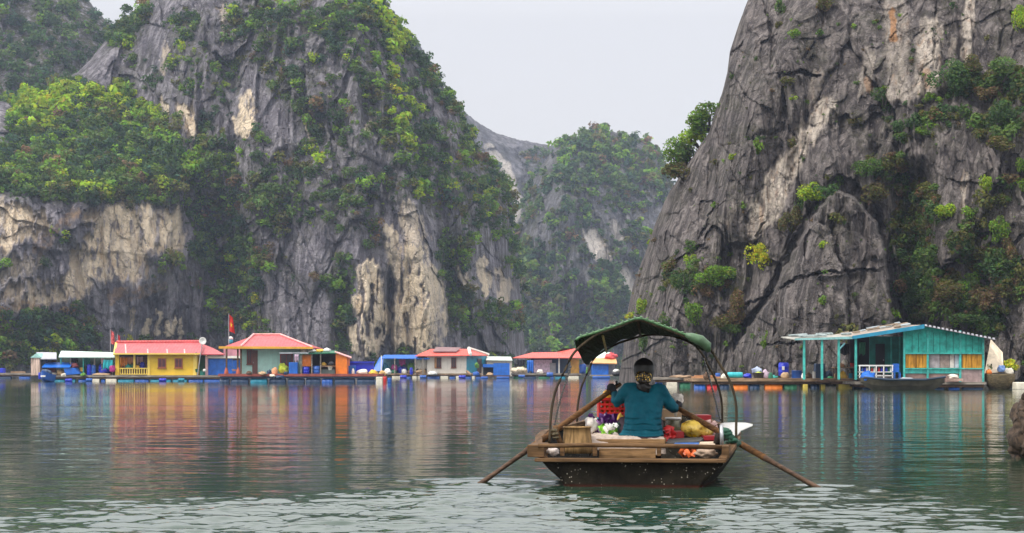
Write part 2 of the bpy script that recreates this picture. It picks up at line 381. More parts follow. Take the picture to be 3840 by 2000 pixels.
# --- right karst
OUT_R = [(1556, 962), (1566, 900), (1576, 800), (1592, 720), (1621, 640), (1650, 562), (1690, 470), (1740, 402), (1782, 330), (1815, 240), (1830, 180), (1836, 130), (1852, 80), (1882, 0), (1912, -38), (1990, -60), (2300, -72), (2700, -80), (3100, -40)]
PIN = [(2105, 480), (2150, 498), (2200, 560), (2226, 620), (2233, 700), (2248, 800), (2252, 970), (1790, 970), (1880, 830), (1935, 760), (1990, 650), (2050, 540)]
PALE_R = [(2085, 262, 2010, 370, 22, .9), (2030, 330, 1985, 420, 26, .95), (1975, 420, 1925, 540, 30, 1), (1905, 520, 1900, 580, 18, .9), (2250, 20, 2262, 190, 30, .5), (2345, 70, 2330, 220, 30, .85), (2440, 0, 2432, 140, 13, .85), (2190, 140, 2170, 230, 16, .45),
          (2300, 235, 2240, 235, 22, .6), (2425, 440, 2420, 580, 9, .8), (2455, 628, 2505, 592, 9, .8), (2060, 190, 2040, 260, 14, .35), (2400, 100, 2395, 180, 8, .5), (1850, 520, 1830, 570, 7, .4), (1780, 300, 1770, 330, 6, .5)]
RUST_R = [(2245, 30, 2246, 95, 9, .8), (2180, 200, 2185, 230, 7, .4), (2330, 180, 2335, 215, 10, .4)]
CRACK_R = [(1868, 772, 1930, 745, 3.5, 1), (1930, 745, 2000, 702, 4, 1), (2000, 702, 2080, 686, 4, 1), (2080, 686, 2228, 676, 3.5, 1), (1958, 192, 2010, 180, 4, 1), (2010, 180, 2062, 194, 4, 1), (1830, 150, 1870, 110, 3, .6), (2050, 110, 2020, 150, 3, .6), (2380, 660, 2460, 640, 3, .6),
           (1905, 870, 2010, 862, 2.5, .7), (1920, 560, 1890, 640, 3, .5), (1760, 600, 1800, 520, 3, .6)]
VEG_R = [(2430, 620, 2560, 720, 46, .7), (2440, 560, 2540, 480, 30, .5), (2250, 330, 2420, 300, 26, .45), (2250, 440, 2330, 540, 46, .75), (2290, 560, 2320, 760, 50, .85), (2380, 740, 2480, 800, 50, .8), (2420, 210, 2576, 230, 40, .7), (2480, 330, 2576, 300, 34, .5), (1690, 700, 1850, 720, 34, .45)]
def shape_R(p, q, X, Z):
    m = inpoly(p + 7 * fbm(p / 14, q / 20, 701, 4), q + 7 * fbm(p / 14, q / 20, 702, 4), PIN)
    for _ in range(2):
        m = (m + np.roll(m, 1, 0) + np.roll(m, -1, 0) + np.roll(m, 1, 1) + np.roll(m, -1, 1)) / 5
    lf = sstep(1830, 2030, p + (q - 700) * .25)
    d = -m * (3.0 + 11.0 * lf)
    c0 = np.array([2085.0, 800.0]); big = [(c0[0] + (x - c0[0]) * 1.13, c0[1] + (y - c0[1]) * 1.13) for x, y in PIN]
    m2 = inpoly(p + 7 * fbm(p / 14, q / 20, 701, 4), q + 7 * fbm(p / 14, q / 20, 702, 4), big)
    for _ in range(3): m2 = (m2 + np.roll(m2, 1, 0) + np.roll(m2, -1, 0) + np.roll(m2, 1, 1) + np.roll(m2, -1, 1)) / 5
    d += 1.5 * m2 * (1 - m) * sstep(930, 800, q)
    d += 1.1 * caps(p + 6 * fbm(p / 9, q / 9, 703, 3), q + 8 * fbm(p / 12, q / 12, 704, 3), CRACK_R)
    d += -3.0 * np.exp(-((p - 1870 - (q - 400) * -.42) / 60) ** 2)
    d += 5 * np.exp(-((p - 2300) / 50) ** 2) * sstep(380, 480, q)
    d += -2.5 * sstep(290, 420, q) * sstep(1985, 2075, p) * sstep(2230, 2100, p)
    return d
def mask_R(p, q, X, Z):
    j = 9 * fbm(p / 18, q / 26, 711, 4); k = 9 * fbm(p / 18, q / 26, 712, 4)
    pale = caps(p + j, q + k + 10 * vn(p / 6, q / 60, None, 713), PALE_R)
    veg = np.clip(.10 + .45 * fbm(p / 45, q / 50, 714, 4), 0, .5)
    veg = np.maximum(veg, caps(p + j * 2, q + k * 2, VEG_R)) * (1 - .95 * pale)
    return {"pale": pale * (.45 + .55 * sstep(-.5, .3, fbm(p / 8, q / 22, 715, 3))), "veg": veg, "rust": caps(p + j, q + k, RUST_R)}
HR = build_hill("hill", "dark grey limestone cliff with pale streaks behind the turquoise house", OUT_R,
                [(1556, 172), (1600, 158), (1700, 146), (1900, 138), (2250, 130), (2576, 124), (3100, 118)], .16, 12, 860, 640, 1.25, (3.0, .8, .95, .5, .75), M_ROCK_R, 101, shape_R, mask_R, 60, 10)
# ------------------------------------------------------------------ foliage
def leaf_cloud(seed, n, lobes=7, spread=.62, leaf=.16, squash=.8):
    """leaf quads on the shells of several lobes, unit size; returns verts (n,4,3) and per-leaf tone"""
    r = np.random.RandomState(seed)
    c = r.normal(size=(lobes, 3)); c /= np.linalg.norm(c, axis=1)[:, None]
    c *= (spread * r.rand(lobes, 1) ** .5); c[:, 2] = c[:, 2] * squash + .1
    rad = r.uniform(.28, .52, lobes); tone = r.uniform(.75, 1.25, lobes)
    li = r.randint(0, lobes, n)
    d = r.normal(size=(n, 3)); d[:, 2] += .35; d /= np.linalg.norm(d, axis=1)[:, None]
    pos = c[li] + d * (rad[li] * r.uniform(.72, 1.06, n))[:, None]
    nn = d * .8 + r.normal(size=(n, 3)) * .55 + np.array([0, 0, .25]); nn /= np.linalg.norm(nn, axis=1)[:, None]
    t = np.cross(nn, r.normal(size=(n, 3))); t /= np.linalg.norm(t, axis=1)[:, None] + 1e-9
    b = np.cross(nn, t)
    w = leaf * r.uniform(.6, 1.3, n)[:, None]; l = w * r.uniform(1.1, 1.9, n)[:, None]
    q = np.stack([pos - t * w * .5, pos + b * l * .5 - nn * w * .12, pos + t * w * .5, pos - b * l * .5 - nn * w * .12], 1)
    return q, tone[li] * r.uniform(.75, 1.3, n)
TYPES = {"deep": (.052, .104, .030), "mid": (.098, .165, .034), "lime": (.31, .42, .022), "olive": (.125, .130, .032), "dry": (.19, .125, .06), "blue": (.048, .10, .055), "yellow": (.52, .50, .02), "bright": (.175, .30, .028)}
def leaf_colors(base, tone, rs):
    n = len(tone); c = np.array(base)[None] * tone[:, None]
    c = c * (1 + .12 * rs.normal(size=(n, 3)))
    return np.clip(c, .004, .8)
def scatter(name, label, H, count, rng, leaves, leaf, kinds, seed, dens=None, sink=.25, cat="foliage", vegmin=.3):
    """one mass of shrubs growing on a hill, where its scrub grows"""
    rs = np.random.RandomState(seed)
    w = np.clip(H.veg - vegmin, 0, 1) / (1 - vegmin)
    w = w ** 1.3 * (H.pa / H.pa.mean() + .25 * H.ar / H.ar.mean()) * (1 if dens is None else dens(H.P, H.Q)) * (.6 + .6 * np.clip(H.n[..., 2] * np.sign(-H.n[..., 1]), -.3, 1.2))
    w = np.clip(w, 0, None).ravel(); w[H.G.reshape(-1, 3)[:, 2] < 1.0] = 0
    idx = rs.choice(len(w), count, p=w / w.sum())
    pos = H.G.reshape(-1, 3)[idx]; nor = H.n.reshape(-1, 3)[idx]; nor = nor * np.sign(-nor[:, 1:2] + 1e-6)
    protos = [leaf_cloud(seed * 100 + k, leaves, rs.randint(4, 9), .66, leaf) for k in range(10)]
    up = nor * .5 + np.array([0, 0, .7]); up /= np.linalg.norm(up, axis=1)[:, None]
    VV, CC = [], []
    P1, Q1 = H.P.ravel()[idx], H.Q.ravel()[idx]
    kn = [k for k, _ in kinds]; kw = np.array([k[1] for k in kinds], float)
    zone = fbm(P1 / 55, Q1 / 45, seed + 3, 3)
    for i in range(count):
        q, tone = protos[rs.randint(10)]
        s = rng[0] * (rng[1] / rng[0]) ** (rs.rand() ** 1.9)
        a = rs.rand() * 6.283; ca, sa = math.cos(a), math.sin(a)
        v = q.reshape(-1, 3) * np.array([s * rs.uniform(.8, 1.25), s * rs.uniform(.8, 1.2), s * rs.uniform(.7, 1.15)])
        v = np.stack([v[:, 0] * ca - v[:, 1] * sa, v[:, 0] * sa + v[:, 1] * ca, v[:, 2]], -1)
        v = v + pos[i] + up[i] * s * sink
        ww = kw * np.exp(-((np.arange(len(kn)) / max(1, len(kn) - 1) - (.45 + .9 * zone[i])) ** 2) * 3.0)
        k = kn[rs.choice(len(kn), p=ww / ww.sum())]
        c = leaf_colors(TYPES[k], tone * rs.uniform(.75, 1.3), rs)
        VV.append(v); CC.append(np.repeat(c, 4, 0))
    V = np.concatenate(VV); C = np.concatenate(CC)
    ob = np_mesh(name, V, np.arange(len(V)).reshape(-1, 4), M_LEAF, None, False, None, {"leaf_color": C})
    return tag(ob, label, cat, None, "stuff")
K = globals().get("VEGK", 1.0)
scatter("foliage", "mixed green and brown scrub covering the large left karst", HL, int(8400 * K), (.4, 2.7), 150, .19,
        [("blue", 1.6), ("deep", 3), ("mid", 3), ("bright", 1.5), ("lime", .35), ("olive", 1.6), ("dry", .45)], 3)
scatter("foliage", "bright green bushes along the crest of the wooded shelf", HL, int(260 * K), (1.4, 3.0), 170, .26, [("bright", 1), ("lime", 2), ("yellow", .2)], 5,
        lambda p, q: np.exp(-((q - 262 + 34 * sstep(150, 420, p) - 20 * np.sin(p / 50)) / 26) ** 2) * sstep(440, 380, p) * 1.0 + .35 * np.exp(-((p - 1000 - (q - 200) * .21) / 22) ** 2) * sstep(600, 100, q), .3)
scatter("foliage", "dense dark forest on the corner hill", HB, int(1900 * K), (1.5, 4.2), 120, .22, [("blue", 1), ("deep", 3), ("mid", 2), ("bright", .6)], 7)
scatter("foliage", "hazy green scrub on the domed hill in the gap", HM2, int(1900 * K), (1.2, 4.0), 70, .32, [("blue", 1), ("deep", 2), ("mid", 2), ("bright", 1), ("olive", 1), ("dry", .6)], 9)
scatter("foliage", "sparse scrub on the bluish ridge in the gap", HM1, int(950 * K), (1.2, 4.0), 60, .36, [("deep", 2), ("mid", 2), ("olive", 1), ("dry", .6)], 13)
scatter("undergrowth", "olive and brown undergrowth in the gullies of the right cliff", HR, int(1350 * K), (.3, 1.2), 240, .16, [("deep", 2), ("mid", 1.5), ("olive", 2.2), ("dry", 1.0), ("bright", .5)], 17)

scatter("undergrowth", "small green tufts rooted in the cracks all over the right cliff", HR, int(520 * K), (.12, .5), 70, .26, [("deep", 1), ("mid", 2), ("bright", 1.5), ("olive", 2), ("dry", .6)], 19, lambda p, q: .25 + sstep(-.1, .5, fbm(p / 30, q / 40, 77, 3)) + 1.2 * sstep(1900, 1650, p) * sstep(560, 700, q), .4, vegmin=-.6)
# --- single shrubs and small trees on the right cliff
M_BARK, _nt, _b, _o = newmat("bark")
_b.inputs["Roughness"].default_value = .9
_nt.links.new(mixc(_nt, noise(_nt, coords(_nt, (1, 1, .3)), 9, 4), (.045, .036, .028), (.13, .105, .085)), _b.inputs["Base Color"])
def tube_pts(V, Fc, pts, rads, seg=6):
    pts = [Vector(p) for p in pts]; b0 = len(V)
    for i, p in enumerate(pts):
        d = (pts[min(i + 1, len(pts) - 1)] - pts[max(i - 1, 0)]).normalized()
        u = d.cross(Vector((0, 0, 1)) if abs(d.z) < .9 else Vector((1, 0, 0))).normalized(); w = d.cross(u)
        for k in range(seg):
            a = 2 * math.pi * k / seg
            V.append(p + (u * math.cos(a) + w * math.sin(a)) * rads[i])
    for i in range(len(pts) - 1):
        for k in range(seg):
            a = b0 + i * seg + k; b = b0 + i * seg + (k + 1) % seg
            Fc.append((a, b, b + seg, a + seg))
    Fc.append(tuple(b0 + k for k in range(seg))[::-1]); Fc.append(tuple(b0 + (len(pts) - 1) * seg + k for k in range(seg)))
def plant(name, label, cat, base, R, kind, seed, leaves=900, leaf=.11, sx=1.0, sz=1.0, group=None, trunk_h=.6, lean=(0, 0)):
    rs = np.random.RandomState(seed)
    root = empty(name, base, label, cat, group)
    q, tone = leaf_cloud(seed + 4000, leaves, rs.randint(6, 11), .72, leaf)
    v = q.reshape(-1, 3) * np.array([R * sx, R * .9, R * sz]) + np.array([lean[0] * R, lean[1] * R, R * trunk_h])
    mixk = {"lime": "bright", "bright": "mid", "mid": "deep", "deep": "mid", "olive": "dry", "dry": "olive", "yellow": "lime", "blue": "deep"}[kind]
    c = leaf_colors(TYPES[kind], tone, rs); c2 = leaf_colors(TYPES[mixk], tone, rs)
    lob = rs.rand(len(tone)) < .25
    c[lob] = c2[lob]
    np_mesh("crown", v, np.arange(len(v)).reshape(-1, 4), M_LEAF, root, False, None, {"leaf_color": np.repeat(c, 4, 0)})
    V, Fc = [], []
    for k in range(5):
        a = rs.rand() * 6.28; tip = Vector((math.cos(a) * R * .5 * sx + lean[0] * R, math.sin(a) * R * .45 + lean[1] * R, R * trunk_h + rs.uniform(-.1, .5) * R * sz))
        b = Vector((0, .15 * R, -.25 * R))
        m = b.lerp(tip, .45) + Vector((rs.uniform(-.1, .1) * R, -.05 * R, .08 * R))
        tube_pts(V, Fc, [b, m, tip], [.075 * R, .05 * R, .018 * R], 5)
    mesh_obj("trunk", V, Fc, M_BARK, root, True)
    return root
# (x, y in the 2576-wide reading, radius px, kind, sx, sz, name, label)
SHR = [
 (1762, 300, 34, "bright", 1.2, 1.0, "tree", "leafy tree jutting over the sky from the cliff edge, uppermost on that edge"),
 (1735, 340, 26, "lime", 1.1, .9, "tree", "light green tree on the cliff edge, just under the uppermost edge tree"),
 (1712, 395, 34, "bright", 1.0, 1.0, "tree", "broad green tree on the cliff edge, over the hazy domed hill's shoulder"),
 (1752, 322, 24, "bright", 1.0, 1.0, "shrub", "bright shrub filling the gap between the two upper trees on the cliff edge"),
 (1728, 372, 26, "mid", 1.0, 1.0, "shrub", "green shrub above the broad tree on the cliff edge"),
 (1700, 425, 24, "olive", 1.0, .9, "shrub", "olive green shrub at the lower end of the edge trees, nearest the far hill"),
 (1722, 438, 26, "olive", 1.0, .8, "shrub", "olive shrub under the broad green tree on the cliff edge"),
 (1634, 582, 7, "bright", 1.0, 1.0, "shrub", "tiny round shrub sticking out of the cliff edge, upper of two"),
 (1628, 612, 8, "lime", 1.0, 1.0, "shrub", "tiny round shrub sticking out of the cliff edge, lower of two"),
 (1648, 606, 9, "dry", 1.2, .8, "shrub", "little orange brown shrub beside the two tiny round edge shrubs"),
 (1912, 658, 36, "yellow", 1.0, 1.15, "shrub", "large yellow green shrub standing out on the grey cliff"),
 (2038, 498, 36, "lime", 1.1, .85, "shrub", "bright green shrub left of the grey pinnacle's tip"),
 (2010, 512, 24, "mid", 1.0, 1.0, "shrub", "dark green shrub tucked behind the bright one at the pinnacle's tip"),
 (1988, 560, 32, "olive", .9, 1.2, "shrub", "olive brown shrub hanging on the pinnacle's left shoulder"),
 (2112, 455, 22, "bright", 1.0, 1.0, "shrub", "round green shrub just above the grey pinnacle's tip"),
 (2067, 618, 15, "lime", 1.0, 1.0, "shrub", "small lime shrub in the middle of the grey pinnacle"),
 (2066, 760, 13, "bright", .9, 1.2, "shrub", "small green shrub below the long crack in the pinnacle"),
 (1928, 860, 17, "bright", .9, 1.4, "shrub", "narrow green shrub on the low rocks left of the turquoise house"),
 (1735, 655, 17, "lime", 1.0, 1.0, "shrub", "lime shrub on the lower left cliff, highest of its cluster"),
 (1742, 625, 20, "mid", 1.2, .8, "shrub", "green shrub just above the highest lime shrub of the lower left cluster"),
 (1690, 668, 26, "olive", 1.3, .8, "shrub", "olive shrub close to the cliff's left edge, above the canopy"),
 (1730, 720, 34, "deep", 1.1, 1.0, "shrub", "dark green shrub in the middle of the lower left cluster"),
 (1790, 702, 38, "bright", 1.3, .9, "shrub", "broad green shrub on the right of the lower left cluster"),
 (1836, 700, 20, "mid", 1.2, .7, "shrub", "flat green shrub right of the broad one in the lower left cluster"),
 (1740, 790, 26, "bright", .9, 1.2, "shrub", "upright green shrub above the canopy's right half"),
 (1612, 778, 26, "lime", .9, 1.2, "shrub", "lime shrub at the foot of the cliff's left edge over the canopy"),
 (1590, 800, 18, "yellow", 1.0, .9, "shrub", "yellow green shrub touching the top of the canopy"),
 (1848, 780, 34, "dry", .9, 1.2, "shrub", "reddish brown dry shrub on the lower cliff"),
 (1812, 815, 24, "olive", 1.2, .9, "shrub", "olive shrub left of the reddish brown dry one"),
 (1843, 830, 20, "mid", 1.2, .8, "shrub", "green shrub under the reddish brown dry one"),
 (1680, 812, 22, "mid", 1.3, .8, "shrub", "green shrub right behind the canopy's ridge"),
 (1620, 870, 24, "mid", .8, 1.2, "shrub", "green shrub low on the rock seen under the canopy"),
 (1905, 370, 17, "bright", .9, 1.4, "shrub", "narrow green shrub in the cleft left of the pale streak"),
 (1842, 400, 13, "lime", 1.1, .9, "shrub", "small lime shrub high in the left rib of the cliff"),
 (1992, 365, 13, "olive", .8, 1.3, "shrub", "small olive shrub beside the pale streak, below the arch"),
 (1995, 250, 9, "lime", 1.1, .9, "shrub", "tiny lime shrub below the dark arch"),
 (1998, 90, 17, "bright", 1.0, .9, "shrub", "green shrub high on the cliff above the dark arch"),
 (2058, 90, 13, "mid", 1.0, .9, "shrub", "small green shrub right of the one above the dark arch"),
 (1960, 30, 19, "mid", .8, 1.4, "shrub", "green shrub near the top of the frame, leftmost on the cliff"),
 (2072, 15, 24, "olive", 1.0, 1.0, "shrub", "olive shrub cut by the top of the frame"),
 (1955, 68, 12, "olive", 1.0, 1.0, "shrub", "small olive shrub below the top leftmost one"),
 (2230, 258, 40, "deep", 1.1, .9, "shrub", "large dark green shrub at the top of the smooth grey slab"),
 (2152, 310, 20, "olive", 1.1, .7, "shrub", "small olive shrub at the left end of the smooth grey slab"),
 (2385, 215, 50, "deep", 1.0, .95, "shrub", "big dark green shrub at the foot of the tall pale streaks"),
 (2440, 175, 30, "olive", 1.1, .9, "shrub", "olive shrub right of the big dark one under the pale streaks"),
 (2510, 195, 46, "mid", 1.2, .8, "shrub", "wide green shrub near the right border, highest wide one"),
 (2525, 300, 44, "deep", 1.1, 1.0, "shrub", "large dark green shrub near the right border, below the wide one"),
 (2490, 240, 34, "dry", 1.3, .7, "shrub", "dry brown shrub between the two large ones at the right border"),
 (2335, 250, 18, "bright", 1.0, .8, "shrub", "small bright shrub left of the big dark one's foot"),
 (2565, 60, 30, "lime", .8, 1.3, "shrub", "lime branch of leaves at the right border near the top"),
 (2320, 330, 26, "bright", 1.5, .7, "shrub", "green shrub slanting across the slab, upper right end"),
 (2270, 350, 18, "mid", 1.2, .8, "shrub", "green shrub slanting across the slab, lower left end"),
 (2180, 430, 34, "mid", 1.2, .9, "shrub", "green shrub right of the pinnacle's tip at the gully's top"),
 (2200, 490, 30, "olive", 1.2, .9, "shrub", "olive shrub leaning on the right shoulder of the pinnacle"),
 (2265, 420, 30, "dry", 1.2, .8, "shrub", "dry brown shrub at the head of the dark gully"),
 (2475, 465, 22, "lime", .9, 1.3, "shrub", "upright lime shrub on the right hand cliff above the shuttered windows"),
 (2510, 370, 34, "olive", 1.4, .7, "shrub", "low olive shrub near the right border at mid height"),
 (2565, 420, 20, "bright", .8, 1.5, "shrub", "narrow bright shrub cut by the right border at mid height"),
 (2382, 540, 30, "lime", 1.0, 1.0, "shrub", "bright lime shrub on the right side of the dark gully"),
 (2505, 585, 30, "bright", .9, 1.2, "shrub", "green shrub beside the short white streak at the right"),
 (2540, 640, 34, "dry", .9, 1.3, "shrub", "orange brown shrub hanging at the right border"),
 (2440, 700, 24, "bright", 1.1, .9, "shrub", "round green shrub in the gully above the roof's ridge"),
 (2350, 660, 46, "mid", 1.2, 1.0, "shrub", "wide mid green shrub filling the middle of the gully"),
 (2310, 600, 34, "olive", 1.0, 1.1, "shrub", "olive shrub in the gully above the wide green one"),
 (2390, 740, 38, "olive", 1.2, .8, "shrub", "olive shrub low in the gully behind the roof"),
 (2470, 760, 40, "dry", 1.2, .8, "shrub", "rust coloured shrub above the right end of the roof"),
 (2430, 810, 40, "deep", 1.3, .6, "shrub", "dark shrub right behind the roof's right slope"),
 (2360, 808, 18, "bright", 1.3, .8, "shrub", "bright shrub peeking over the roof right of its ridge"),
 (2280, 770, 28, "deep", .9, 1.2, "shrub", "dark green shrub in the gully just over the roof's ridge"),
 (1800, 410, 12, "olive", 1.1, .9, "shrub", "small olive shrub on the left rib, under the edge trees"),
 (1870, 520, 10, "bright", 1, 1, "shrub", "tiny green shrub left of the lower pale streak"),
 (1800, 520, 11, "bright", 1, 1, "shrub", "tiny green shrub in the diagonal crack of the left rib"),
]
for i, (x, y, r, kd, sx, sz, nm, lb) in enumerate(SHR):
    b, n = hill_at(HR, x, y + r * .35)
    R = 1.2 * r * Q2 / F * b.y
    onedge = x < 1780 and y < 480
    edge = (-.5, -.1) if onedge else (0, -.45)
    if onedge: R *= 1.25
    plant(nm, lb, nm, b, R, kd, 300 + i, int(np.clip(r * r * 1.5, 200, 1700)), float(np.clip(2.9 / r, .08, .24)), sx, sz, "shrubs growing on the right cliff", .35, edge)
# standout small trees along the shore and walls of the left karst
for i, (x, y, r, kd, lb) in enumerate([
 (325, 855, 16, "yellow", "yellow green tree at the shore left of the yellow house"),
 (640, 752, 18, "yellow", "yellow tinted tree on the left karst above the hipped red roof"),
 (660, 350, 22, "bright", "light green tree at the foot of the white scar on the left karst"),
 (560, 395, 12, "lime", "small lime tree below the white scar on the left karst"),
 (795, 700, 20, "dry", "orange leaved tree on the dark wall of the left karst"),
 (570, 215, 12, "lime", "small lime tree left of the white scar on the left karst")]):
    b, n = hill_at(HL, x, y + r * .3)
    plant("tree", lb, "tree", b, r * Q2 / F * b.y, kd, 700 + i, 420, .15, 1, 1, None, .4, (0, -.5))

# ------------------------------------------------------------------ water: one sheet, displaced where the wake runs
def water():
    ys = [-400., -60., -8., 0., 4., 6.0]
    r = 2060.0
    while r > HY + 6:
        ys.append(WD(r)); r -= 1.15 if r > 1750 else 2.2
    ys += [180, 260, 400, 700, 1200, 3000, 9000]
    ys = np.array(sorted(ys))
    ps = np.concatenate([[-60000, -20000, -6000, -2500, -1200, -500], np.linspace(-150, 3990, 760), [4300, 5000, 6500, 10000, 24000, 64000]])
    Y = np.repeat(ys[:, None], len(ps), 1); Xp = np.repeat(ps[None], len(ys), 0)
    X = (Xp - CX) / F * np.maximum(Y, 5.0)
    bx, by = 1.12, 15.4                      # stern of the rowing boat
    # rough wake: behind the stern, fanning towards the viewer, and where the blades dip
    left = sstep(-4.6, -1.6, X - (15.3 - Y) * -.2); right = sstep(5.2, 2.2, X)
    head = sstep(15.9 + .12 * (bx - X).clip(0, 9) * -1 + .15 * vn(X * 1.6, Y, None, 5), 14.4 - .42 * np.abs(X - bx).clip(0, 9), Y)
    wake = np.clip(head * left * right, 0, 1) * np.where(X > bx + .8, .75, 1.0) * (.85 + .5 * fbm(X / 1.4, Y / 1.0, 6, 3)).clip(0, 1.2)
    shelter = np.exp(-((X - bx - .12) / .62) ** 2) * sstep(12.6, 14.3, Y) * sstep(15.8, 15.4, Y)
    wake = wake * (1 - .85 * shelter)
    near = sstep(80, 20, Y) * (Y > 5)
    def ch(fx, fy, sd): return fbm(X * fx, Y * fy, sd, 2, .5)
    def saw(t):
        f = t - np.floor(t); return np.where(f < .78, f / .78, (1 - f) / .22) - .5
    z = near * (.0050 * ch(.45, 1.2, 21) + .0036 * ch(1.4, 3.6, 22) + .0030 * ch(2.2, 9.0, 27))
    z = z + wake * (.014 * ch(.6, 2.4, 23) + .012 * ch(1.5, 6.5, 24) + .014 * ch(3.0, 3.8, 29) + .014 * ch(5.2, 7.0, 31) + .007 * ch(10.0, 14.0, 25))
    z = z + wake * .022 * saw(Y * 3.4 + 1.1 * fbm(X * .5, Y * 1.1, 26, 3) + .45 * vn(X * 2.6, Y * 1.5, None, 30)) * (1 + .7 * vn(X * .9, Y * 2.2, None, 28))
    # ring ripples at the blades
    for ox, oy in ((-.34, 15.85), (2.75, 15.25)):
        d = np.hypot(X - ox, Y - oy); z = z + .012 * np.exp(-(d / .8) ** 2) * np.sin(d * 16)
    V = np.stack([X, Y, z], -1).reshape(-1, 3); n, m = Y.shape
    idx = np.arange(n * m).reshape(n, m)
    Qd = np.stack([idx[:-1, :-1], idx[:-1, 1:], idx[1:, 1:], idx[1:, :-1]], -1).reshape(-1, 4)
    mt, nt, b, out = newmat("bay_water")
    b.inputs["Base Color"].default_value = (.018, .044, .027, 1); b.inputs["Roughness"].default_value = .035; b.inputs["IOR"].default_value = 1.6
    c1 = coords(nt, (1, 1.5, 1)); c2 = coords(nt, (1, 1.2, 1))
    h = mathn(nt, 'ADD', mathn(nt, 'MULTIPLY', noise(nt, c1, .9, 3, .55), 1.0), mathn(nt, 'MULTIPLY', noise(nt, c2, 5.0, 3, .6), .22))
    calm = ramp(nt, noise(nt, coords(nt, (.02, .09, 1)), 1.0, 3, .5), .42, .6)      # cat's-paw bands
    hh = mathn(nt, 'MULTIPLY', h, mathn(nt, 'ADD', .55, mathn(nt, 'MULTIPLY', calm, .6)))
    bump(nt, b, hh, .42, .035)
    return tag(np_mesh("water", V, Qd, mt, None, True), "calm green grey bay water reflecting the cliffs, ruffled behind the boat", "water", None, "structure")
water()

# ------------------------------------------------------------------ haze
def haze():
    V = [(x, y, z) for z in (-1.5, 260) for y in (-60, 1300) for x in (-900, 900)]
    Fc = [(0, 2, 3, 1), (4, 5, 7, 6), (0, 1, 5, 4), (2, 6, 7, 3), (0, 4, 6, 2), (1, 3, 7, 5)]
    m = bpy.data.materials.new("haze"); m.use_nodes = True; nt = m.node_tree; nt.nodes.clear()
    out = nt.nodes.new("ShaderNodeOutputMaterial"); v = nt.nodes.new("ShaderNodeVolumePrincipled")
    v.inputs["Color"].default_value = (.66, .75, 1, 1); v.inputs["Density"].default_value = .00022
    v.inputs["Anisotropy"].default_value = .2
    nt.links.new(v.outputs[0], out.inputs["Volume"])
    o = mesh_obj("haze", V, Fc, m)
    tag(o, "thin bluish sea haze filling the bay", "haze", None, "stuff")
haze()
# ------------------------------------------------------------------ materials for built things
_pm = {}
def paint(col, rough=.6, var=.18, streak=.3, sc=1.0, metal=0.0, bmp=.15, sat=None):
    """weathered paint / plastic / cloth: blotches, run-down streaks, a little relief"""
    k = (tuple(col), rough, var, streak, sc, metal, bmp)
    if k in _pm: return _pm[k]
    m, nt, b, out = newmat("paint")
    c = mixc(nt, ramp(nt, noise(nt, coords(nt, (1 / sc,) * 3), 1.7, 5, .65), .3, .7), tuple(x * (1 - var) for x in col), tuple(min(1, x * (1 + var)) for x in col))
    dirt = mathn(nt, 'MULTIPLY', ramp(nt, noise(nt, coords(nt, (2.2 / sc, 2.2 / sc, .35 / sc)), 1.5, 5, .65), .5, .75), streak)
    c = mixc(nt, dirt, c, tuple(x * .35 + .02 for x in col))
    nt.links.new(c, b.inputs["Base Color"]); b.inputs["Roughness"].default_value = rough; b.inputs["Metallic"].default_value = metal
    if bmp: bump(nt, b, noise(nt, coords(nt, (1 / sc,) * 3), 6, 4, .6), bmp, .03 * sc)
    _pm[k] = m; return m
def ribbed(col, period=.22, axis=0, rough=.5):
    """painted corrugated or plank sheet, ribs running across `axis`"""
    k = ("r", tuple(col), period, axis)
    if k in _pm: return _pm[k]
    m, nt, b, out = newmat("ribbed_sheet")
    w = nt.nodes.new("ShaderNodeTexWave"); w.wave_type = 'BANDS'; w.bands_direction = 'XYZ'[axis]; w.inputs["Scale"].default_value = .314 / period; w.inputs["Distortion"].default_value = .2
    nt.links.new(coords(nt), w.inputs[0])
    c = mixc(nt, ramp(nt, noise(nt, coords(nt), 1.2, 5, .65), .3, .7), tuple(x * .8 for x in col), tuple(min(1, x * 1.15) for x in col))
    c = mixc(nt, mathn(nt, 'MULTIPLY', ramp(nt, noise(nt, coords(nt, (2, 2, .4)), 1.3, 5, .6), .55, .75), .35), c, tuple(x * .45 for x in col))
    nt.links.new(c, b.inputs["Base Color"]); b.inputs["Roughness"].default_value = rough
    bump(nt, b, w.outputs[1], .7, .03); _pm[k] = m; return m
def wood(col, sc=1.0, axis=0, rough=.75):
    k = ("w", tuple(col), sc, axis)
    if k in _pm: return _pm[k]
    m, nt, b, out = newmat("wood")
    s = [9 / sc] * 3; s[axis] = .8 / sc
    g = noise(nt, coords(nt, s), 1.0, 5, .65, .4)
    c = mixc(nt, ramp(nt, g, .35, .68), tuple(x * .5 for x in col), tuple(min(1, x * 1.35) for x in col))
    c = mixc(nt, mathn(nt, 'MULTIPLY', ramp(nt, noise(nt, coords(nt, (1 / sc,) * 3), 2.0, 4), .5, .75), .55), c, tuple(x * .3 for x in col))
    nt.links.new(c, b.inputs["Base Color"]); b.inputs["Roughness"].default_value = rough; b.inputs["Specular IOR Level"].default_value = .2
    bump(nt, b, g, .4, .01 * sc); _pm[k] = m; return m

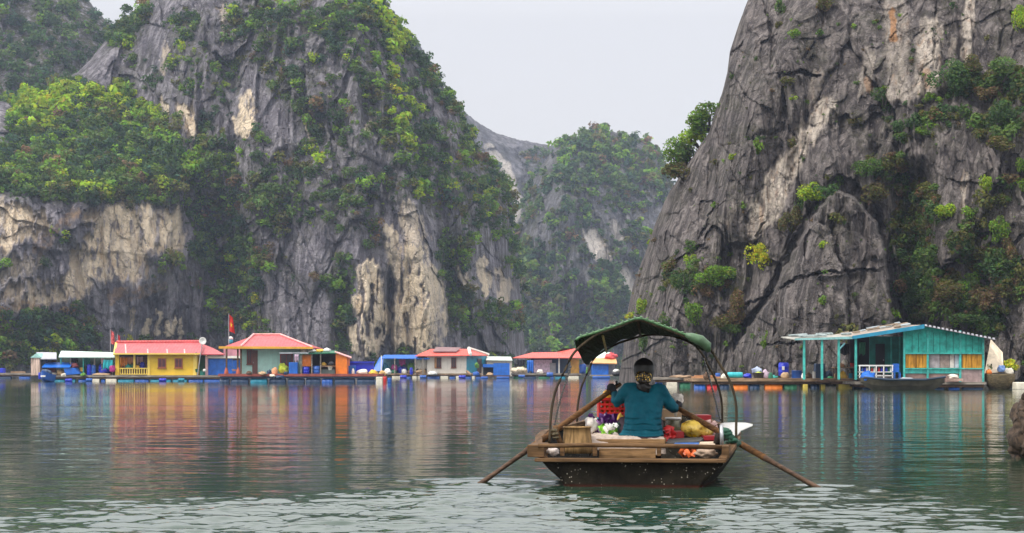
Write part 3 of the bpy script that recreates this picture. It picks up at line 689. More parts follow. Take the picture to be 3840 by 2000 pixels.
class Geo:
    def __init__(s): s.V = []; s.F = []
    def box(s, x0, x1, y0, y1, z0, z1):
        b = len(s.V)
        s.V += [Vector((x, y, z)) for z in (z0, z1) for y in (y0, y1) for x in (x0, x1)]
        s.F += [tuple(b + i for i in f) for f in ((0, 2, 3, 1), (4, 5, 7, 6), (0, 1, 5, 4), (2, 6, 7, 3), (0, 4, 6, 2), (1, 3, 7, 5))]
        return s
    def pb(s, x0, x1, y0, y1, D, dep):       # box by photo columns / rows at distance D, dep metres deep
        return s.box(PX(x0, D), PX(x1, D), D, D + dep, PZ(y1, D), PZ(y0, D))
    def prism(s, pts, D, dep):               # polygon of (col,row) at distance D, extruded away
        n = len(pts); b = len(s.V)
        A = [P(x, y, D) for x, y in pts]
        if sum(A[i].x * A[(i + 1) % n].z - A[(i + 1) % n].x * A[i].z for i in range(n)) < 0: A.reverse()
        s.V += A + [a + Vector((0, dep, 0)) for a in A]
        s.F.append(tuple(b + i for i in range(n))); s.F.append(tuple(b + n + i for i in range(n))[::-1])
        for i in range(n):
            j = (i + 1) % n; s.F.append((b + j, b + i, b + n + i, b + n + j))
        return s
    def slab(s, A, t):                       # quad of 4 world points, thickness t along its normal
        A = [Vector(a) for a in A]; n = (A[1] - A[0]).cross(A[3] - A[0]).normalized() * t; b = len(s.V)
        s.V += A + [a - n for a in A]
        s.F += [tuple(b + i for i in f) for f in ((0, 1, 2, 3), (7, 6, 5, 4), (1, 0, 4, 5), (2, 1, 5, 6), (3, 2, 6, 7), (0, 3, 7, 4))]
        return s
    def tube(s, pts, r, seg=7):
        pts = [Vector(p) for p in pts]
        if not hasattr(r, "__len__"): r = [r] * len(pts)
        tube_pts(s.V, s.F, pts, r, seg); return s
    def lathe(s, c, prof, seg=16, axis=2):   # prof: (radius, height) list
        b = len(s.V); c = Vector(c)
        for r, h in prof:
            for k in range(seg):
                a = 2 * math.pi * k / seg; u, v = r * math.cos(a), r * math.sin(a)
                s.V.append(c + Vector(((u, v, h), (h, u, v), (v, h, u))[(2, 0, 1).index(axis)]))
        for i in range(len(prof) - 1):
            for k in range(seg):
                a = b + i * seg + k; d = b + i * seg + (k + 1) % seg
                s.F.append((a, d, d + seg, a + seg))
        s.F.append(tuple(b + k for k in range(seg))[::-1]); s.F.append(tuple(b + (len(prof) - 1) * seg + k for k in range(seg)))
        return s
    def blob(s, c, r, seed=0, rough=.22, nu=18, nv=11, f=1.6, flat=None):   # lumpy ellipsoid (sacks, heaps, cloth)
        b = len(s.V); c = Vector(c)
        th = np.linspace(0, math.pi, nv); ph = np.linspace(0, 2 * math.pi, nu, endpoint=False)
        T, Ph = np.meshgrid(th, ph, indexing='ij')
        d = np.stack([np.sin(T) * np.cos(Ph), np.sin(T) * np.sin(Ph), np.cos(T)], -1)
        k = 1 + rough * (vn(d[..., 0] * f + 9, d[..., 1] * f + 4, d[..., 2] * f + 2, seed) + .5 * vn(d[..., 0] * f * 2.3 + 9, d[..., 1] * f * 2.3 + 4, d[..., 2] * f * 2.3, seed + 5))
        q = d * k[..., None] * np.array(r)
        if flat is not None: q[..., 2] = np.maximum(q[..., 2], flat)
        for i in range(nv):
            for j in range(nu): s.V.append(c + Vector(q[i, j]))
        for i in range(nv - 1):
            for j in range(nu):
                a = b + i * nu + j; e = b + i * nu + (j + 1) % nu
                s.F.append((a, a + nu, e + nu, e))
        return s
    def obj(s, name, mat, parent=None, smooth=False, bevel=0.0, label=None, mods=None, local=False):
        o0 = Vector((0, 0, 0))
        if parent and not local:
            p = parent
            while p: o0 = o0 + p.location; p = p.parent
        o = mesh_obj(name, [v - o0 for v in s.V], s.F, mat, parent, smooth)
        if bevel:
            m = o.modifiers.new("bevel", 'BEVEL'); m.width = bevel; m.segments = 2; m.limit_method = 'ANGLE'
        if label: o["label"] = label
        return o
def single(name, label, cat, geo, mat, loc=None, group=None, smooth=False, bevel=0.0):
    """a thing that is one mesh: origin at its base"""
    if loc is None:
        xs = [v.x for v in geo.V]; ys = [v.y for v in geo.V]; zs = [v.z for v in geo.V]
        loc = Vector(((min(xs) + max(xs)) / 2, (min(ys) + max(ys)) / 2, min(zs)))
    o = mesh_obj(name, [v - loc for v in geo.V], geo.F, mat, None, smooth); o.location = loc
    if bevel:
        m = o.modifiers.new("bevel", 'BEVEL'); m.width = bevel; m.segments = 2; m.limit_method = 'ANGLE'
    return tag(o, label, cat, group)
def root(name, label, cat, px, py, D, group=None): return empty(name, P(px, py, D), label, cat, group)

# colours
YEL = paint((.80, .52, .03), .6, .10, .14, 1.6); YELT = paint((.86, .62, .12), .6, .10, .1, 1.6)
ROOFR = ribbed((.50, .06, .06), .3, 0); ROOFP = ribbed((.52, .085, .09), .3, 0); ROOFO = ribbed((.66, .09, .06), .3, 0); CAP = paint((.80, .40, .38), .5)
BLUE = paint((.015, .10, .42), .38, .2, .2); TARP = paint((.01, .13, .55), .45, .22, .2, .8, 0, .5); ROYAL = paint((.012, .03, .50), .38, .2, .15); NAVY = paint((.012, .04, .10), .5)
TEALB = paint((.01, .24, .36), .5, .2, .25); MINT = paint((.36, .62, .56), .6, .12, .3); MINTR = paint((.60, .76, .68), .55, .1, .25); PINK = paint((.72, .46, .48), .6); LILAC = paint((.66, .50, .62), .65, .3, .3, .5)
DARK = paint((.020, .020, .026), .8); WIN = paint((.055, .030, .035), .3, .3, .1); MAROON = paint((.16, .025, .03), .6); BROWN = wood((.14, .085, .055)); PLANK = wood((.36, .24, .15)); OLDP = wood((.30, .26, .22)); REDW = paint((.30, .07, .05), .7, .3, .5)
WHITE = paint((.78, .77, .74), .55, .08, .2); CREAM = paint((.80, .75, .66), .65, .08, .25); FOAM = paint((.74, .68, .56), .8, .15, .35, .4); ORANGE = paint((.80, .20, .015), .6, .15, .3); ORCL = paint((.85, .28, .02), .8, .25, .2, .4, 0, .6)
GREY = ribbed((.42, .41, .44), .25, 0); GREYP = paint((.33, .33, .35), .6); YGREEN = paint((.50, .60, .05), .8, .3, .2, .4); PEACH = paint((.80, .38, .20), .8); RED = paint((.55, .02, .02), .5, .15, .2); CARDB = paint((.50, .34, .20), .85)
GREEN = paint((.02, .16, .08), .6); TEALT = paint((.03, .36, .31), .6, .18, .3); LEAFG = paint((.10, .25, .03), .8, .3, .2, .3); MAG = paint((.40, .03, .20), .6); GOLD = paint((.75, .45, .05), .7, .2, .2, .4); TURQ = paint((.02, .44, .50), .4)

def drum(px0, px1, py0, py1, D, mat, label, group="plastic drums on the rafts", lid=None, lying=False):
    r = (PX(px1, D) - PX(px0, D)) / 2; zb, zt = PZ(py1, D), PZ(py0, D); h = zt - zb
    c = Vector((PX((px0 + px1) / 2, D), D + r, zb)); g = Geo()
    if lying:
        L = PX(px1, D) - PX(px0, D); r = h / 2
        g.lathe((PX(px0, D), D + r, zb + r), [(r * .9, 0), (r, .04 * L), (r, .3 * L), (r * 1.04, .32 * L), (r, .34 * L), (r, .66 * L), (r * 1.04, .68 * L), (r, .7 * L), (r, .96 * L), (r * .9, L)], 14, 0)
        return single("drum", label, "drum", g, mat, None, group, True)
    g.lathe(c, [(r * .92, 0), (r, .04 * h), (r, .3 * h), (r * 1.04, .33 * h), (r, .36 * h), (r, .64 * h), (r * 1.04, .67 * h), (r, .7 * h), (r * .98, .93 * h), (r * .86, .985 * h)], 16)
    o = single("drum", label, "drum", g, mat, c, group, True)
    Geo().lathe(c + Vector((0, 0, h * .985)), [(r * .88, 0), (r * .88, .05 * h), (r * .8, .06 * h)], 16).obj("lid", lid or mat, o)
    return o
def bucket(px0, px1, py0, py1, D, mat, name, label, flare=1.25):
    r = (PX(px1, D) - PX(px0, D)) / 2; zb, zt = PZ(py1, D), PZ(py0, D); h = zt - zb; c = Vector((PX((px0 + px1) / 2, D), D + r, zb))
    g = Geo().lathe(c, [(r / flare * .98, 0), (r / flare, .02 * h), (r * .97, h * .93), (r, h * .94), (r, h), (r * .9, h), (r * .9 / flare, .12 * h)], 16)
    return single(name, label, name.replace("_", " "), g, mat, c, None, True)
def heap(px0, px1, py0, py1, D, mat, name, label, seed, rough=.3, dep=None, cat=None):
    rx = (PX(px1, D) - PX(px0, D)) / 2; zb, zt = PZ(py1, D), PZ(py0, D); h = zt - zb; dep = dep or rx
    g = Geo().blob((PX((px0 + px1) / 2, D), D + dep, zb + h * .4), (rx, dep, h * .6), seed, rough, 20, 13, 2.0, -h * .4)
    return single(name, label, cat or name.replace("_", " "), g, mat, None, None, True)
def cloth(px0, px1, py0, py1, D, mat, name, label, seed=0, cat=None, thick=.03, fold=.12, group=None):
    """hanging cloth with folds"""
    nx, nz = 14, 8; V, Fc = [], []
    for s in (0, 1):
        for j in range(nz + 1):
            for i in range(nx + 1):
                u, v = i / nx, j / nz
                x = PX(px0 + (px1 - px0) * u, D); z = PZ(py0 + (py1 - py0) * v + (v * 4 * math.sin(u * 9 + seed)), D)
                V.append(Vector((x, D + fold * (math.sin(u * 17 + seed + v * 1.5) * (.4 + .6 * v)) + s * thick, z)))
    n1 = (nx + 1) * (nz + 1)
    for j in range(nz):
        for i in range(nx):
            a = j * (nx + 1) + i; Fc += [(a, a + nx + 1, a + nx + 2, a + 1), (n1 + a, n1 + a + 1, n1 + a + nx + 2, n1 + a + nx + 1)]
    for j in range(nz):
        a = j * (nx + 1); b = a + nx; Fc += [(a, n1 + a, n1 + a + nx + 1, a + nx + 1), (b, b + nx + 1, n1 + b + nx + 1, n1 + b)]
    for i in range(nx):
        a = i; b = nz * (nx + 1) + i; Fc += [(a, a + 1, n1 + a + 1, n1 + a), (b, n1 + b, n1 + b + 1, b + 1)]
    g = Geo(); g.V = V; g.F = Fc
    return single(name, label, cat or name.replace("_", " "), g, mat, None, group, True)
def window(par, x0, x1, y0, y1, D, frame, pane, shutter=None, mull=True):
    t = .09; f = Geo()
    X0, X1, Z0, Z1 = PX(x0, D), PX(x1, D), PZ(y1, D), PZ(y0, D)
    f.box(X0, X1, D - .05, D + .05, Z1 - t, Z1).box(X0, X1, D - .05, D + .05, Z0, Z0 + t).box(X0, X0 + t, D - .05, D + .05, Z0 + t, Z1 - t).box(X1 - t, X1, D - .05, D + .05, Z0 + t, Z1 - t)
    if mull: f.box((X0 + X1) / 2 - .03, (X0 + X1) / 2 + .03, D - .04, D + .03, Z0 + t, Z1 - t)
    w = f.obj("window", frame, par)
    Geo().box(X0 + t, X1 - t, D - .02, D + .02, Z0 + t, Z1 - t).obj("pane", pane, w)
    Geo().box(X0 - .05, X1 + .05, D - .1, D + .0, Z0 - .07, Z0 - .002).obj("sill", frame, w)
    return w
def raft(name, label, x0, x1, ytop, ydeck, ywater, D, dep, deckm, hullm, floats, cat="raft"):
    """deck of planks on a beam, carried by drums and foam blocks"""
    r = root(name, label, cat, (x0 + x1) / 2, ywater, D)
    g = Geo(); w = PX(x1, D) - PX(x0, D); nb = max(3, int(dep / .35))
    for i in range(nb):
        y = D + dep * i / nb
        g.box(PX(x0, D) + rnd.uniform(-.1, .05), PX(x1, D) + rnd.uniform(-.05, .1), y, y + dep / nb - .03, PZ(ydeck, D), PZ(ytop, D) + rnd.uniform(-.02, .02))
    g.obj("deck", deckm, r)
    b = Geo().box(PX(x0, D) + .1, PX(x1, D) - .1, D + .12, D + .3, PZ(ydeck, D) - .16, PZ(ydeck, D) - .002)
    n = max(2, int(w / 3))
    for i in range(n):
        x = PX(x0, D) + .4 + (w - 1) * i / (n - 1); b.box(x, x + .15, D + .35, D + dep - .1, PZ(ydeck, D) - .16, PZ(ydeck, D) - .002)
    b.obj("beam", hullm, r)
    zt = PZ(ydeck, D) - .17
    for fx0, fx1, kind in floats:
        m = {"b": BLUE, "n": NAVY, "w": FOAM, "y": paint((.80, .62, .12), .7, .15, .3), "o": ORANGE, "g": GREEN, "r": RED, "t": TEALB}[kind]; L = PX(fx1, D) - PX(fx0, D)
        f = Geo()
        if kind in "wy": f.box(PX(fx0, D), PX(fx1, D), D + .02, D + .9, -.25, zt)
        else:
            rr = (zt + .30) / 2; f.lathe((PX(fx0, D), D + .1 + rr, zt - rr), [(rr * .88, 0), (rr, .06 * L), (rr, .3 * L), (rr * 1.05, .33 * L), (rr, .36 * L), (rr, .64 * L), (rr * 1.05, .67 * L), (rr, .7 * L), (rr, .94 * L), (rr * .88, L)], 12, 0)
        f.obj("float", m, r, kind not in "wy", .03 if kind in "wy" else 0)
    return r
def flag(px0, px1, py0, py1, D, label, star=True, col=RED, polebase=None):
    r = root("flag", label, "flag", px1, polebase or py1, D)
    x = PX(px0, D)
    Geo().tube([P(px0, polebase or py1, D), P(px0, py0 - 4, D)], [.045, .03], 6).obj("pole", GREYP, r)
    def sh(u, v):       # drooping cloth
        return Vector((x + .03 + (PX(px1, D) - x) * (u * (.55 + .45 * v)), D + .14 * math.sin(u * 8 + v * 2), PZ(py0 + (py1 - py0) * (v * .86 + u * .14), D)))
    g = Geo(); nx, nz = 12, 12
    for t in (0, .012):
        for j in range(nz + 1):
            for i in range(nx + 1): g.V.append(sh(i / nx, j / nz) + Vector((0, t, 0)))
    n1 = (nx + 1) * (nz + 1)
    for j in range(nz):
        for i in range(nx):
            a = j * (nx + 1) + i; g.F += [(a, a + nx + 1, a + nx + 2, a + 1), (n1 + a, n1 + a + 1, n1 + a + nx + 2, n1 + a + nx + 1)]
    cl = g.obj("cloth", col, r, True)
    if star:
        s = Geo(); b = 0
        for k in range(10):
            a = math.pi / 2 + k * math.pi / 5; rr = .20 if k % 2 == 0 else .085
            s.V.append(sh(.5 + rr * 1.25 * math.cos(a), .55 - rr * .9 * math.sin(a)) + Vector((0, -.02, 0)))
        s.V.append(sh(.5, .55) + Vector((0, -.03, 0)))
        s.F += [(10, k, (k + 1) % 10) for k in range(10)]
        s.obj("star", paint((.9, .7, .02), .7), cl)
    return r
def gable_house(name, label, cat, **k): pass

# ------------------------------------------------------------------ left row: yellow house and what stands by it (D about 165 m)
D = 165.0
raft("raft", "long plank raft on blue drums under the yellow house", 150, 842, 1408, 1415, 1430, D - .6, 8, OLDP, BROWN,
     [(156, 178, "n"), (186, 240, "t"), (246, 280, "t"), (292, 340, "b"), (346, 372, "w"), (378, 392, "b"), (396, 436, "w"), (440, 500, "t"), (504, 556, "b"), (562, 640, "t"), (646, 700, "t"), (706, 760, "b"), (764, 830, "b")])
raft("raft", "low dark raft with pale planks at the left border", -80, 128, 1400, 1406, 1419, 224, 5, OLDP, BROWN, [(-40, 40, "n"), (70, 110, "b")])
single("plank", "pale plank lying on the low dark raft at the left border", "plank", Geo().pb(40, 92, 1393, 1400, 224.5, .5), PLANK)
single("box", "small royal blue box on the raft at the very left border", "box", Geo().pb(-14, 11, 1381, 1399, 225, 1.2), ROYAL, None, None, False, .05)
# pink plank shed
h = root("shed", "pale plank shed with turquoise gable and grey roof at the left", "shed", 160, 1408, D)
Geo().pb(116, 150, 1341, 1408, D, 4).obj("wall", wood((.62, .46, .38), 2, 2), h)
Geo().prism([(113, 1342), (154, 1342), (136, 1325)], D - .1, 4.2).obj("gable", MINT, h)
Geo().slab([P(152, 1346, D - .3), P(212, 1346, D - .3), P(212, 1322, D + 3), P(136, 1321, D + 3)], .08).obj("roof", GREY, h)
Geo().pb(156, 178, 1346, 1376, D + .4, 1.5).obj("door", NAVY, h)
Geo().pb(150, 210, 1346, 1408, D + 3, .15).obj("back_wall", BROWN, h)
# mint roofed shelter
h = root("shelter", "open shelter with a pale mint roof left of the yellow house", "shelter", 325, 1408, D)
Geo().slab([P(220, 1338, D - .4), P(430, 1339, D - .4), P(428, 1322, D + 4), P(229, 1316, D + 4)], .1).obj("roof", MINTR, h)
for x in (226, 262, 310, 352, 380, 420): Geo().pb(x, x + 4, 1338, 1408, D + .1, .14).obj("post", TEALT if x in (226, 310) else OLDP, h)
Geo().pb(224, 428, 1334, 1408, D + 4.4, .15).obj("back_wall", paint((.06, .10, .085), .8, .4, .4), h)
single("tarp", "royal blue tarp stretched as a low awning left of the yellow house", "tarp", Geo().slab([P(156, 1378, D - .8), P(262, 1378, D - .8), P(272, 1360, D + .6), P(172, 1359, D + .6)], .06), TARP)
single("tarp", "blue tarp falling in a triangle below the low awning", "tarp", Geo().prism([(240, 1382), (280, 1380), (299, 1402), (244, 1407)], D - .7, 1.2), TARP)
heap(264, 290, 1362, 1380, D - .3, MAROON, "sack", "dark maroon bundle at the right end of the low blue awning", 3)
single("basin", "dark red basin leaning under the low blue awning", "basin", Geo().lathe(P(190, 1392, D), [(.05, .2), (.35, .18), (.42, .0), (.38, .0), (.3, .12)], 18, 1), MAROON, None, None, True)
heap(175, 206, 1396, 1408, D - .3, FOAM, "sack", "pale sack in front of the dark red basin", 5)
heap(208, 240, 1384, 1408, D - .2, paint((.75, .45, .22), .8, .5, .3, .3), "goods", "heap of orange and white goods under the blue awning", 6)
bucket(297, 311, 1379, 1393, D, GOLD, "bucket", "yellow bucket by the post right of the blue awning")
drum(324, 340, 1369, 1407, D, ROYAL, "tall royal blue drum, left of the pair in the mint shelter"); drum(341, 357, 1371, 1407, D, BLUE, "tall blue drum, right of the pair in the mint shelter")
heap(362, 412, 1364, 1402, D, ROYAL, "tarp", "royal blue tarp heaped in the mint shelter", 8, .3)
cloth(386, 424, 1350, 1384, D - .2, TURQ, "cloth", "turquoise cloth hung beside the yellow house's corner pillar", 2)
cloth(379, 391, 1336, 1361, D - .1, PINK, "cloth", "pink cloth hanging under the mint roof", 5)
heap(408, 430, 1370, 1396, D - .5, MAG, "sack", "magenta bag next to the yellow house's corner pillar", 9)
heap(340, 410, 1400, 1410, D - .6, CARDB, "goods", "low row of brown goods on the raft edge before the blue drums", 10)
# little blue boat at the raft
h = root("boat", "small blue boat moored bow on at the left end of the raft", "boat", 160, 1430, 160)
V, Fc = [], []
for y, hw, zb, zt in ((0, .08, .25, 1.0), (.5, .38, -.05, .8), (1.4, .52, -.2, .65), (3.0, .48, -.2, .6)):
    V += [Vector((-hw, y, zt)), Vector((-hw * .7, y, zb + .2)), Vector((0, y, zb)), Vector((hw * .7, y, zb + .2)), Vector((hw, y, zt))]
for i in range(3):
    for k in range(4): a = i * 5 + k; Fc.append((a, a + 1, a + 6, a + 5))
Fc += [(0, 4, 3, 2, 1), (15, 16, 17, 18, 19)]
mesh_obj("hull", V, Fc, BLUE, h)
g = Geo(); g.blob(h.location + Vector((0, 1.2, .75)), (.42, .9, .35), 4, .3); g.obj("cover", NAVY, h, True)
Geo().pb(152, 170, 1408, 1414, 159.9, .05).obj("bow_stripe", WHITE, h)
flag(414, 432, 1238, 1296, 172, "red and white banner on a pole above the mint roof", False, paint((.62, .12, .12), .7, .6, .5, .3), 1330)
flag(441, 452, 1256, 1284, 171, "small red pennant at the left end of the yellow house's roof", False, RED, 1300)

# the yellow house
h = root("house", "bright yellow floating house with a long pinkish red roof", "house", 590, 1408, D)
Geo().pb(558, 734, 1327, 1408, D, 6).obj("wall", YEL, h)
Geo().pb(553, 562, 1327, 1408, D - .08, .3).obj("corner_post", YELT, h); Geo().pb(724, 737, 1327, 1408, D - .08, .3).obj("corner_post", YELT, h)
pl = Geo().pb(432, 446, 1325, 1408, D - .1, .4).obj("pillar", YEL, h)
Geo().pb(500, 507, 1328, 1382, D - .05, .15).obj("pillar", YELT, h)
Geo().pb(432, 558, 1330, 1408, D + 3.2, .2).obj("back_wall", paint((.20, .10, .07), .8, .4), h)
Geo().pb(446, 553, 1330, 1338, D + .05, .12).obj("lintel", DARK, h)
rg = Geo().slab([P(428, 1326, D - .6), P(752, 1326, D - .6), P(757, 1283, D + 3.2), P(436, 1285, D + 3.2)], .1)
rf = rg.obj("roof", ROOFP, h)
Geo().slab([P(436, 1285, D + 3.2), P(757, 1283, D + 3.2), P(752, 1326, D + 7), P(428, 1326, D + 7)], .1).obj("rear_roof", ROOFP, h)
Geo().tube([P(436, 1284, D + 3.2), P(757, 1282, D + 3.2)], .17, 8).obj("ridge_cap", ROOFR, h)
for x in (470, 552, 625, 690): Geo().slab([P(x, 1325, D - .62), P(x + 5, 1325, D - .62), P(x + 2, 1287, D + 3.0), P(x - 3, 1287, D + 3.0)], .06).obj("roof_rib", CAP, h)
Geo().pb(428, 752, 1325, 1330, D - .64, .1).obj("fascia", YELT, h)
Geo().slab([P(424, 1328, D - .7), P(432, 1328, D - .7), P(440, 1284, D + 3.2), P(432, 1284, D + 3.2)], .12).obj("gable_board", YELT, h)
Geo().pb(733, 736, 1320, 1330, D - .5, .2).obj("gutter", GREYP, h)
for a, b in ((592, 623), (655, 685)): window(h, a, b, 1344, 1380, D - .04, paint((.35, .10, .04), .6), paint((.10, .028, .04), .35, .35, .1))
bal = Geo().pb(446, 553, 1380, 1384, D - .02, .1); bal.pb(446, 553, 1402, 1405, D - .02, .08)
x = 449
while x < 550: bal.pb(x, x + 3, 1384, 1402, D, .06); x += 9
bal.obj("railing", YELT, h)
cloth(450, 478, 1341, 1376, D + .8, ORCL, "cloth", "orange cloth on the line in the yellow porch, left piece", 1); cloth(478, 500, 1339, 1364, D + .9, PEACH, "cloth", "salmon and orange cloth on the line in the yellow porch, right piece", 4)
heap(466, 490, 1366, 1384, D + .6, TEALT, "bundle", "teal bundle behind the yellow porch's railing", 11); heap(524, 542, 1358, 1384, D + .7, ROYAL, "bundle", "dark blue bundle behind the yellow porch's railing", 12)
cloth(512, 536, 1336, 1362, D + 1.2, PINK, "cloth", "pale pink shirt hanging deep in the yellow porch", 7)
h = root("satellite_dish", "white satellite dish on a pole at the right end of the yellow house's roof", "satellite dish", 748, 1408, D - .9)
Geo().tube([P(741, 1408, D - .9), P(757, 1292, D - .9)], [.05, .035], 6).obj("pole", GREYP, h)
Geo().lathe(P(760, 1279, D - .7), [(.02, .16), (.22, .11), (.36, 0.0), (.34, -.01), (.2, .07), (.02, .12)], 18, 1).obj("dish", WHITE, h, True)
# green door nook, tubs, pink shed
h = root("shed", "pink framed shed with a red roof and blue front right of the yellow house", "shed", 810, 1408, D + 1)
Geo().pb(770, 779, 1335, 1408, D + 1, .3).obj("post", PINK, h); Geo().pb(779, 905, 1335, 1344, D + 1, .3).obj("lintel", CREAM, h)
Geo().pb(779, 870, 1346, 1407, D + 1.3, .3).obj("shutter", TARP, h); Geo().pb(838, 905, 1305, 1335, D + 2, .3).obj("upper_wall", ribbed((.60, .26, .30), .35, 0), h)
Geo().slab([P(742, 1329, D + .6), P(842, 1329, D + .6), P(800, 1306, D + 4), P(760, 1290, D + 4)], .1).obj("roof", ROOFP, h)
Geo().pb(742, 770, 1332, 1408, D + 2, .2).obj("side_panel", GREEN, h)
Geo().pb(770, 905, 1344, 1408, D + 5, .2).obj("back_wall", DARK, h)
bucket(747, 768, 1392, 1409, D - .3, paint((.03, .30, .24), .5), "tub", "teal tub on the raft right of the yellow house"); bucket(730, 745, 1384, 1396, D - .2, GREEN, "plant_pot", "dark green pot at the yellow house's right corner")

# ------------------------------------------------------------------ hipped red roof house and kiosk on the dark platform (D about 147 m)
D = 147.0
raft("raft", "dark platform with a red edge under the hipped roof house", 820, 1412, 1403, 1412, 1436, D - 1.2, 9, REDW, NAVY,
     [(822, 858, "n"), (866, 930, "n"), (938, 1000, "t"), (1008, 1070, "n"), (1078, 1140, "n"), (1146, 1200, "n"), (1206, 1246, "b"), (1254, 1330, "n"), (1338, 1404, "n")])
h = root("house", "pale turquoise house under a hipped pink red roof with orange eaves", "house", 1000, 1404, D)
Geo().pb(906, 1152, 1304, 1404, D, 6).obj("wall", MINT, h)
zr = PZ(1254, D + 3)
E = [P(822, 1303, D - 1.2), P(1172, 1304, D - 1.2), P(1172, 1304, D - 1.2) + Vector((0, 8.4, 0)), P(822, 1303, D - 1.2) + Vector((0, 8.4, 0))]
R1, R2 = P(952, 1256, D + 3), P(1050, 1256, D + 3)
def tri(g, pts, t=.08):
    b = len(g.V); pts = [Vector(p) for p in pts]; n = len(pts); g.V += pts + [p - Vector((0, 0, t)) for p in pts]
    g.F += [tuple(b + i for i in range(n)), tuple(b + n + i for i in range(n))[::-1]] + [(b + (i + 1) % n, b + i, b + n + i, b + n + (i + 1) % n) for i in range(n)]; return g
EL = P(902, 1302, D - 1.25)
tri(tri(Geo(), [EL, E[1], R2, R1]), [E[2], E[3], R1, R2]).obj("roof", ROOFP, h)
tri(tri(Geo(), [E[3], P(822, 1303, D - .6), EL, R1]), [E[1], E[2], R2]).obj("hip_roof", ROOFR, h)
Geo().tube([EL + Vector((0, 0, .06)), R1 + Vector((0, 0, .06))], .10, 6).tube([E[1] + Vector((0, 0, .05)), R2 + Vector((0, 0, .06))], .08, 6).tube([R1 + Vector((0, 0, .05)), R2 + Vector((0, 0, .05))], .08, 6).obj("ridge_cap", CAP, h)
Geo().slab([P(820, 1299, D - 1.3), P(1174, 1301, D - 1.3), P(1174, 1309, D - 1.3), P(820, 1308, D - 1.3)], -.06).obj("fascia", paint((.75, .38, .04), .5), h)
for x in (846, 888, 900): 
    Geo().pb(x, x + 6, 1307, 1404, D - .9, .16).obj("post", BROWN, h)
for x in (840, 884): Geo().lathe(P(x + 9, 1404, D - .82), [(.2, 0), (.18, .2), (.09, .55), (.08, .6)], 8).obj("post_base", paint((.42, .10, .05), .7), h)
d = Geo().pb(946, 966, 1314, 1403, D - .06, .1).obj("door", paint((.13, .06, .05), .6), h); Geo().pb(949, 951, 1358, 1363, D - .09, .03).obj("handle", GREYP, d)
window(h, 926, 946, 1312, 1366, D - .04, paint((.16, .05, .04), .6), WIN); window(h, 1050, 1098, 1328, 1372, D - .04, paint((.22, .03, .03), .6), WIN); window(h, 1100, 1118, 1332, 1368, D - .04, GREYP, WIN, mull=False)
Geo().pb(1048, 1156, 1321, 1327, D - 1.0, 1.0).obj("awning", paint((.55, .58, .62), .5), h)
flag(858, 880, 1180, 1252, D + .3, "red flag with a yellow star drooping from a pole over the hipped roof", True, paint((.62, .02, .015), .7, .25, .15, .5), 1300)
h = root("water_tank", "small blue tank with a white top on the hipped roof below the flag", "water tank", 864, 1288, D + 2)
Geo().lathe(P(865, 1289, D + 2), [(.18, 0), (.22, .1), (.22, .35)], 12).obj("tank", TEALB, h, True); Geo().lathe(P(865, 1289, D + 2) + Vector((0, 0, .36)), [(.22, 0), (.2, .16), (.08, .26)], 12).obj("cap", WHITE, h, True)
bucket(866, 888, 1385, 1392, D - .6, WHITE, "basin", "white basin by the brown posts of the hipped roof house", 1.6)
heap(1018, 1040, 1378, 1408, D - .9, PEACH, "sack", "peach coloured sack on the platform before the turquoise wall", 21, .2); heap(1000, 1018, 1388, 1404, D - .8, NAVY, "sack", "dark blue sack left of the peach coloured one", 22)
heap(1042, 1082, 1366, 1400, D - .7, YGREEN, "cloth", "yellow green cloth heaped under the maroon window", 23, .35)
single("cabinet", "bright blue cabinet standing right of the yellow green cloth", "cabinet", Geo().pb(1083, 1116, 1359, 1403, D - .9, .7), TARP, None, None, False, .04)
h = root("kiosk", "open plank kiosk with orange walls on the dark platform", "kiosk", 1215, 1404, D - .3)
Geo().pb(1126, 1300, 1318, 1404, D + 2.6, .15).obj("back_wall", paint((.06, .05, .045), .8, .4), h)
Geo().prism([(1259, 1321), (1301, 1340), (1301, 1404), (1259, 1404)], D - .8, 2.6).obj("side_wall", ORANGE, h)
Geo().pb(1134, 1166, 1330, 1374, D - .5, .5).obj("locker", ORANGE, h)
Geo().slab([P(1124, 1326, D - 1), P(1262, 1323, D - 1), P(1262, 1315, D + 2.6), P(1124, 1316, D + 2.6)], .08).obj("roof", GREEN, h)
Geo().slab([P(1256, 1320, D - .95), P(1318, 1342, D - .95), P(1318, 1338, D + 2), P(1256, 1316, D + 2)], .06).obj("roof_flap", CAP, h)
Geo().pb(1204, 1258, 1371, 1376, D - .6, .8).obj("shelf", PLANK, h); Geo().pb(1204, 1256, 1386, 1402, D - .5, .6).obj("counter", paint((.10, .14, .13), .7), h)
for x in (1127, 1167, 1200): Geo().pb(x, x + 4, 1324, 1404, D - .85, .14).obj("post", OLDP, h)
heap(1124, 1150, 1307, 1322, D - .6, FOAM, "sack", "white sack on the kiosk roof, left end", 24); heap(1150, 1182, 1311, 1322, D - .5, WHITE, "sack", "flat white sack on the kiosk roof between two others", 25)
heap(1184, 1212, 1309, 1321, D - .4, GOLD, "sack", "yellow sack on the kiosk roof", 26); heap(1212, 1238, 1306, 1320, D - .3, WHITE, "sack", "white sack on the kiosk roof, right of the yellow one", 27)
drum(1132, 1160, 1377, 1404, D - .8, ROYAL, "royal blue drum under the orange locker"); drum(1171, 1202, 1374, 1405, D - .8, BLUE, "blue drum beside the kiosk counter")
heap(1204, 1222, 1360, 1372, D - .4, GOLD, "fruit_pile", "yellow fruit on the kiosk shelf", 28)
